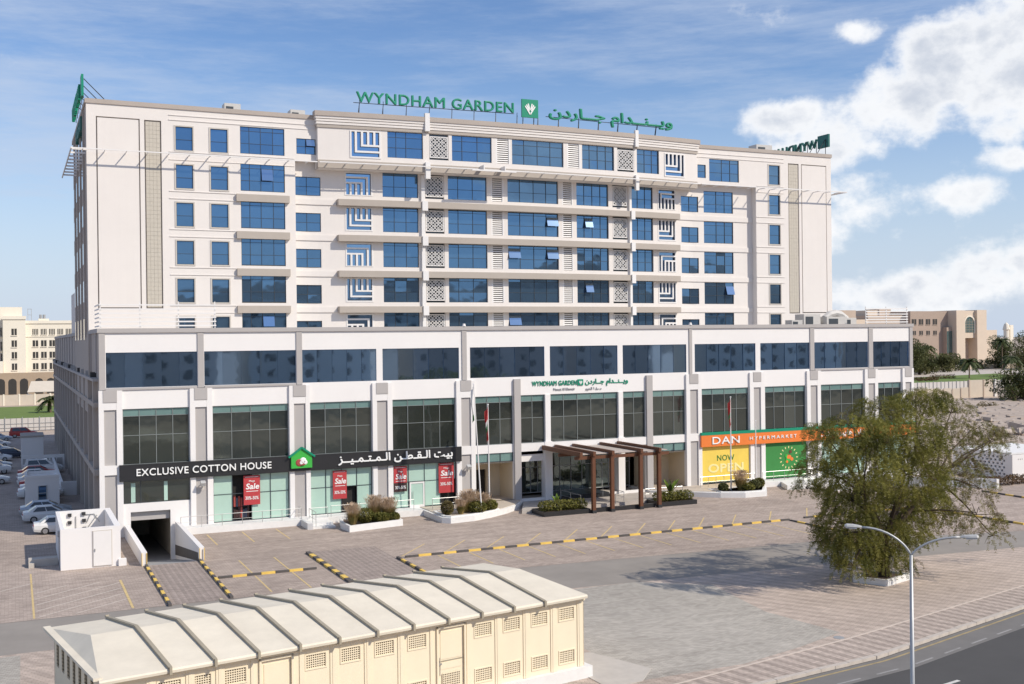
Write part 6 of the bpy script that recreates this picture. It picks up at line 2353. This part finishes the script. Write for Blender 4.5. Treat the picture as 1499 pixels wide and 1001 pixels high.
# ------------------------------------------------------------------ far right: waste ground, wall, lawn, trees and brown buildings
struct('right_lawn', MB().poly([(255, 252, -.19), (345, 290, -.19), (372, 330, -.19), (300, 316, -.19), (255, 290, -.19)]), 'lawn')
struct('right_road', MB().poly([(300, 322, -.2), (640, 322, -.2), (640, 372, -.2), (300, 372, -.2)]), 'kerb_concrete')
t = thing('bush_hedge', 'low clipped hedges across the far lawn', 'hedge', (312, 305, -.2), 0)
for k, (x0, x1, y, h) in enumerate(((309, 321, 303, 1.4), (296, 308, 299, .9), (291, 301, 292, .6))):
    mb = MB()
    x = x0
    while x < x1:
        leaf_clump(mb, (x, y, h * .45), 1.0, .8, h * .6, 60, .25, R, .9)
        x += 1.0
    mb.build('foliage', 'rust_hedge', t)
t = thing('sheet_fence', 'white sheeted fence with dark posts before the far lawn', 'fence', (255, 240, -.2))
for i in range(16):
    x = 227 + i * 3.05
    MB().box(x, x + 3.0, 240, 240.05, .2, 2.35).build('panel', 'fence_sheet', t)
    MB().box(x - .09, x + .03, 239.85, 239.98, -.2, 2.6).box(x + 1.4, x + 1.46, 239.9, 239.98, 0, 2.4).build('post', 'grey_metal', t)
t = thing('boundary_wall', 'cream boundary wall of tall and broken low panels on the waste ground', 'wall', (222, 210, -.2))
x = 203.0
i = 0
while x < 236:
    tall = x > 224.5
    w = 5.1 if tall else 3.0
    h = 4.3 if tall else 2.5 + R.uniform(-.25, .15)
    MB().box(x + .35, x + w, 210, 210.25, -.3, h).build('panel', 'wall_panel', t)
    MB().box(x, x + .35, 209.85, 210.4, -.3, h + (.1 if tall else -.2)).build('post', 'tan_plaster', t)
    x += w
    i += 1
MB().box(236, 236.5, 209.6, 210.4, -.3, 4.4).build('post', 'kerb_white', t)
palm('date palm standing alone on the far lawn', 324.6, 300, -.2, 6.2, 4.8)
palm('date palm left of the lone one, before the arched building', 338, 350, -.2, 8.5, 4.6)
palm('tall date palm in front of the arched doorway', 356, 352, -.2, 10.5, 5.2)
palm('date palm between trees and the tan tower', 331, 345, -.2, 11, 4.4)
palm('date palm at the right edge by the dark bush', 352, 305, -.2, 7.0, 4.6)
palm('grey green palm among the dense trees on the right', 410, 360, -.2, 13, 5)
tree('broad dark tree right of the podium end', 329, 334, -.2, 16.5, 8.5)
tree('dark tree beside the broad one by the podium', 340, 340, -.2, 13.0, 6.5, 'olive_leaf')
tree('lower green tree before the brown building', 350, 346, -.2, 9.5, 5, 'dark_leaf', 3000)
tree('small round tree below the tan tower', 372, 358, -.2, 8.5, 6, 'olive_leaf', 3000)
tree('dense tree on the right under the minaret', 424, 372, -.2, 17, 9)
tree('dense tree at the right edge of the view', 452, 380, -.2, 19, 10, 'dark_leaf')
tree('shorter tree between the palm and the right edge', 420, 356, -.2, 10, 7, 'olive_leaf', 3400)
tree('spreading tree filling the gap behind the lone palm', 362, 366, -.2, 9, 8, 'dark_leaf', 3400)
tree('low dark tree left of the brown turret', 344, 352, -.2, 7.5, 6, 'olive_leaf', 2600)
tree('rounded tree at the foot of the tan wing', 383, 366, -.2, 8.5, 7.5, 'dark_leaf', 3400)
tree('dark tree at the far right before the road', 434, 362, -.2, 12, 8, 'dark_leaf', 3400)
tree('wide dark bush with reddish leaves at the right edge of the waste ground', 229, 195, -.25, 8.4, 8.0, 'dark_leaf', 6000, .36, group='bushes on the waste ground')
tree('smaller dark bush at the foot of the wide one', 223, 192, -.25, 4.2, 4.5, 'dark_leaf', 900, .32, 6, group='bushes on the waste ground')
tree('low scrub bush on the waste ground behind the drooping tree', 176, 168, -.25, 1.6, 3.2, 'olive_leaf', 500, .25, 6, 'bushes on the waste ground')
tree('thin scrub on the bare ground below the boundary wall', 201, 180, -.25, 1.3, 3.0, 'prosopis_dry', 400, .22, 6, 'bushes on the waste ground')
for i in range(11):
    tree(('low roadside bush, first of a row before the brown buildings', 'low roadside bush, second of its row', 'low roadside bush, third of its row', 'low roadside bush, fourth of its row', 'low roadside bush, fifth of its row', 'low roadside bush, sixth of its row',
          'low roadside bush, seventh of its row', 'low roadside bush, eighth of its row', 'low roadside bush, ninth of its row', 'low roadside bush, tenth of its row', 'low roadside bush at the right end of its row')[i],
         322 + i * 11.5, 378, -.2, 4.2 + 1.6 * ((i * 7) % 5) / 5, 5.2, 'olive_leaf' if i % 3 else 'dark_leaf', 1500, .4, 8, 'roadside bushes before the brown buildings')
t = thing('boundary_planting', 'pale roadside wall with flowering shrubs before the brown buildings', 'wall', (390, 375, -.2))
for i in range(22):
    MB().box(300 + i * 8, 307.7 + i * 8, 376, 376.3, -.2, 2.0).build('panel', 'wall_panel', t)
t = thing('rubble_heap', 'heap of rubble and broken concrete on the waste ground', 'rubble', (165, 128, -.2))
mb = MB()
for k in range(520):
    a, r = R.uniform(0, 6.28), R.gauss(0, 1)
    c = Vector((166 + r * 10 + R.uniform(-4, 4), 129 + R.gauss(0, 4.5), 0))
    s = abs(R.gauss(.35, .4)) + .12
    u = Vector((R.uniform(-1, 1), R.uniform(-1, 1), R.uniform(-.5, .5))).normalized()
    v = u.cross(Vector((R.uniform(-1, 1), R.uniform(-1, 1), 1))).normalized()
    w = u.cross(v)
    mb.obox((c.x, c.y, R.uniform(-.2, .5)), u * s, v * s * .7, w * s * .4)
mb.build('chunks', 'rubble_stone', t, kind='stuff')
mb = MB()
for k in range(2600):
    c = Vector((R.uniform(112, 235), R.uniform(104, 206), -.15))
    s = abs(R.gauss(.16, .2)) + .06
    mb.obox(c, (s, R.uniform(-.1, .1), 0), (0, s * .8, R.uniform(-.1, .1)), (R.uniform(-.1, .1), 0, s * .5))
o = mb.build('scattered_stones', 'rubble_stone', kind='stuff')
MB_ = MB()
n_ = 34
for i in range(n_ + 1):
    for j in range(n_ + 1):
        x, y = 112 + 125 * i / n_, 106 + 100 * j / n_
        e = min(i, j, n_ - i, n_ - j) / n_
        z = -.24 + min(1, e * 6) * (.16 + .9 * max(0, math.sin(x * .11 + 1.3) * math.sin(y * .13 + x * .02)) + .22 * math.sin(x * .5 + y * .3) * math.sin(y * .41) + R.uniform(0, .12))
        MB_.v.append((x, y, z))
for i in range(n_):
    for j in range(n_):
        a = i * (n_ + 1) + j
        MB_.f.append((a, a + n_ + 1, a + n_ + 2, a + 1))
        MB_.m.append(0)
MB_.build('waste_ground', 'sand', kind='structure', smooth=True)

t = thing('perforated_kiosk', 'small white building with pierced block walls at the right edge', 'hut', (105, 90, 0))
MB().wall(102.1, 112, -.2, 2.72, 88.4, [(105.0, 106.4, 1.1, 2.0)] + [(103.0 + .3 * (i % 3) + (.0 if i < 3 else 1.25), 103.12 + .3 * (i % 3) + (.0 if i < 3 else 1.25), 2.1, 2.25) for i in range(3)], .2).build('wall', 'white_plaster', t)
f = MB().box(105.0, 106.4, 88.52, 88.56, 1.1, 2.0).build('window', 'grey_metal', t)
MB().box(105.08, 106.32, 88.48, 88.52, 1.18, 1.92).build('pane', 'smoke_glass', f)
MB().box(102.1, 112, 88.62, 97, 2.72, 2.9).build('roof', 'kerb_white', t)
q = MB()
holes = []
for i in range(12):
    for j in range(6):
        holes.append((89.4 + i * .6 + (.3 if j % 2 else 0), 89.7 + i * .6 + (.3 if j % 2 else 0), .35 + j * .38, .58 + j * .38))
q.wall(88.42, 97, -.2, 2.72, 0, holes, .2)
q.v = [(102.1 + y, x, z) for (x, y, z) in q.v]
q.build('pierced_wall', 'white_plaster', t)
MB().box(102.35, 102.4, 88.7, 97, -.2, 2.7).build('inner_shade', 'grey_plaster', t)
t = thing('verge_wall', 'low white kerb wall with a post in front of the white kiosk', 'wall', (96, 84.5, 0))
MB().bar((84.5, 93.0, .5), (94.6, 84.0, .5), .25, 1.0).build('wall_run', 'kerb_white', t)
MB().box(94.45, 94.8, 83.8, 84.2, 0, 1.0).build('post', 'kerb_white', t)
t = thing('rusty_hedge', 'rust brown clipped hedge in front of the white kiosk', 'hedge', (100, 85.5, 0))
mb = MB()
for k in range(22):
    leaf_clump(mb, (95.0 + k * .55, 85.4 + R.uniform(-.2, .2), .55), .6, .7, .55, 150, .12, R, .9)
mb.build('foliage', 'rust_hedge', t)

t = thing('arched_building', 'tan building with a tall arched window between two towers', 'building', (460, 430, 0))
MB().box(430, 457, 436, 470, 0, 28.7).build('wall', 'brown_plaster', t)
MB().box(405, 438, 440, 470, 0, 26.6).build('wall', 'tan_plaster', t)
MB().box(456.4, 462.6, 430, 450, 0, 29.0).build('tower', 'tan_light', t)
MB().box(471.4, 478.4, 430, 450, 0, 29.2).build('tower', 'tan_light', t)
MB().box(462.6, 471.4, 431.6, 450, 14.2, 28.8).build('arch_wall', 'tan_light', t)
MB().box(462.6, 471.4, 436, 450, 0, 14.2).build('recess', 'tan_plaster', t)
mb = MB()
cx_, r_ = 467.2, 3.3
pts = [(cx_ - r_, 17.2), (cx_ + r_, 17.2)] + [(cx_ + r_ * math.cos(math.pi * i / 10), 22.2 + r_ * 1.0 * math.sin(math.pi * i / 10)) for i in range(11)]
mb.poly([(p[0], 431.4, p[1]) for p in pts])
o = mb.build('arched_window', 'teal_glass', t)
mb = MB()
for i in range(-2, 3):
    mb.box(cx_ + i * 1.1 - .06, cx_ + i * 1.1 + .06, 431.3, 431.39, 17.2, 24.6)
for z in (18.6, 20.0, 21.4, 22.8):
    mb.box(cx_ - r_, cx_ + r_, 431.3, 431.38, z - .05, z + .05)
mb.build('glazing_bar', 'tan_plaster', o)
mb = MB()
for i in range(12):
    a0, a1 = math.pi * i / 12, math.pi * (i + 1) / 12
    mb.bar((cx_ + 3.7 * math.cos(a0), 431.3, 22.2 + 3.7 * math.sin(a0)), (cx_ + 3.7 * math.cos(a1), 431.3, 22.2 + 3.7 * math.sin(a1)), .5, .7)
mb.bar((cx_ - 3.7, 431.3, 16.6), (cx_ - 3.7, 431.3, 22.2), .5, .7).bar((cx_ + 3.7, 431.3, 16.6), (cx_ + 3.7, 431.3, 22.2), .5, .7)
mb.build('arch_surround', 'hotel_cream', t)
MB().box(478.4, 481.5, 436, 450, 0, 18.6).build('wing', 'tan_plaster', t)
MB().box(481.5, 490.5, 434, 450, 0, 18.4).build('wing', 'tan_light', t)
MB().box(452.5, 456.4, 433, 440, 0, 20).build('turret', 'brown_plaster', t)
for i in range(4):
    MB().box(452.7 + i * .95, 453.3 + i * .95, 432.85, 433, 6, 18).build('tall_window', 'teal_glass', t)
windows_on(t, [(432.5 + i * 4.9, 23.0) for i in range(4)], 436, 3.2, 3.0, m='window_dark', frame='tan_plaster')
windows_on(t, [(432.5 + i * 4.9, 17.2) for i in range(4)], 436, 2.6, 2.2, m='window_dark', frame='tan_plaster')
MB().box(421, 427.5, 434, 440, 0, 13.5).build('porch', 'tan_light', t)
MB().box(422, 430, 450, 460, 26.6, 30.2).build('roof_block', 'tan_plaster', t)
MB().box(410, 417, 446, 458, 26.6, 29.4).build('roof_block', 'tan_light', t)
t = thing('terraced_building', 'tan terraced building just showing above the podium roof', 'building', (385, 430, 0))
MB().box(352, 405, 440, 470, 0, 24.5).build('wall', 'tan_light', t)
MB().box(366.5, 374, 436, 446, 24.5, 28.6).box(383, 395, 438, 450, 24.5, 29.2).box(374, 383, 437, 446, 24.5, 26.2).build('roof_block', 'tan_plaster', t)
windows_on(t, [(356 + i * 5, 21) for i in range(9)], 440, 2.8, 2.0, frame='tan_plaster')
t = thing('minaret', 'pale slim minaret far off on the right', 'minaret', (1032, 900, 0))
MB().tube([(1032, 900, -2), (1032, 900, 20), (1032, 900, 21), (1032, 900, 27), (1032, 900, 29)], [3, 3, 4, 2.4, .4], 8).build('shaft', 'hotel_cream', t)
MB().box(1036, 1041, 898, 903, 0, 26).build('turret', 'hotel_cream', t)

# ------------------------------------------------------------------ across the road, behind the viewpoint: what the facade glass mirrors
mb = MB()
nx, ny = 60, 8
hr = random.Random(5)
ph = [hr.uniform(0, 6.28) for _ in range(8)]
for i in range(nx + 1):
    x = -2600 + 6600 * i / nx
    ridge = 118 + 34 * math.sin(x * .0035 + ph[0]) + 26 * math.sin(x * .0081 + ph[1]) + 16 * math.sin(x * .019 + ph[2]) + hr.uniform(-8, 8)
    for j in range(ny + 1):
        u = j / ny
        y = -1150 - 700 * u
        z = -1 + ridge * math.sin(min(1, u * 1.25) * math.pi / 2) * (1 + hr.uniform(-.05, .05)) if j else -3
        mb.v.append((x, y, z))
for i in range(nx):
    for j in range(ny):
        a = i * (ny + 1) + j
        mb.f.append((a, a + ny + 1, a + ny + 2, a + 1))
        mb.m.append(0)
struct('hills', mb, 'hill_rock')
for k, (x0, x1, h, y, m) in enumerate(((8, 42, 21, -50, 'tan_light'), (50, 78, 26, -56, 'hotel_cream'), (90, 128, 19, -52, 'tan_plaster'), (136, 160, 25, -60, 'tan_light'), (172, 214, 22, -50, 'hotel_cream'), (224, 262, 27, -58, 'tan_plaster'))):
    t = thing('apartment_block', 'apartment block across the main road, number of bays %s, mirrored in the glass' % ('seven', 'six', 'eight', 'five', 'nine', 'eight and tall')[k], 'building', ((x0 + x1) / 2, y, 0))
    MB().box(x0, x1, y - 18, y, -.3, h).build('wall', m, t)
    MB().box(x0 - .4, x1 + .4, y - 18.4, y + .4, h, h + .8).build('parapet', m, t)
    nb = int((x1 - x0) / 5)
    for i in range(nb):
        for j in range(int(h / 3.6)):
            xx = x0 + 2.5 + i * (x1 - x0 - 5) / max(1, nb - 1)
            MB().box(xx - .9, xx + .9, y, y + .1, 1.4 + j * 3.5, 3.1 + j * 3.5).build('window', 'window_dark', t)
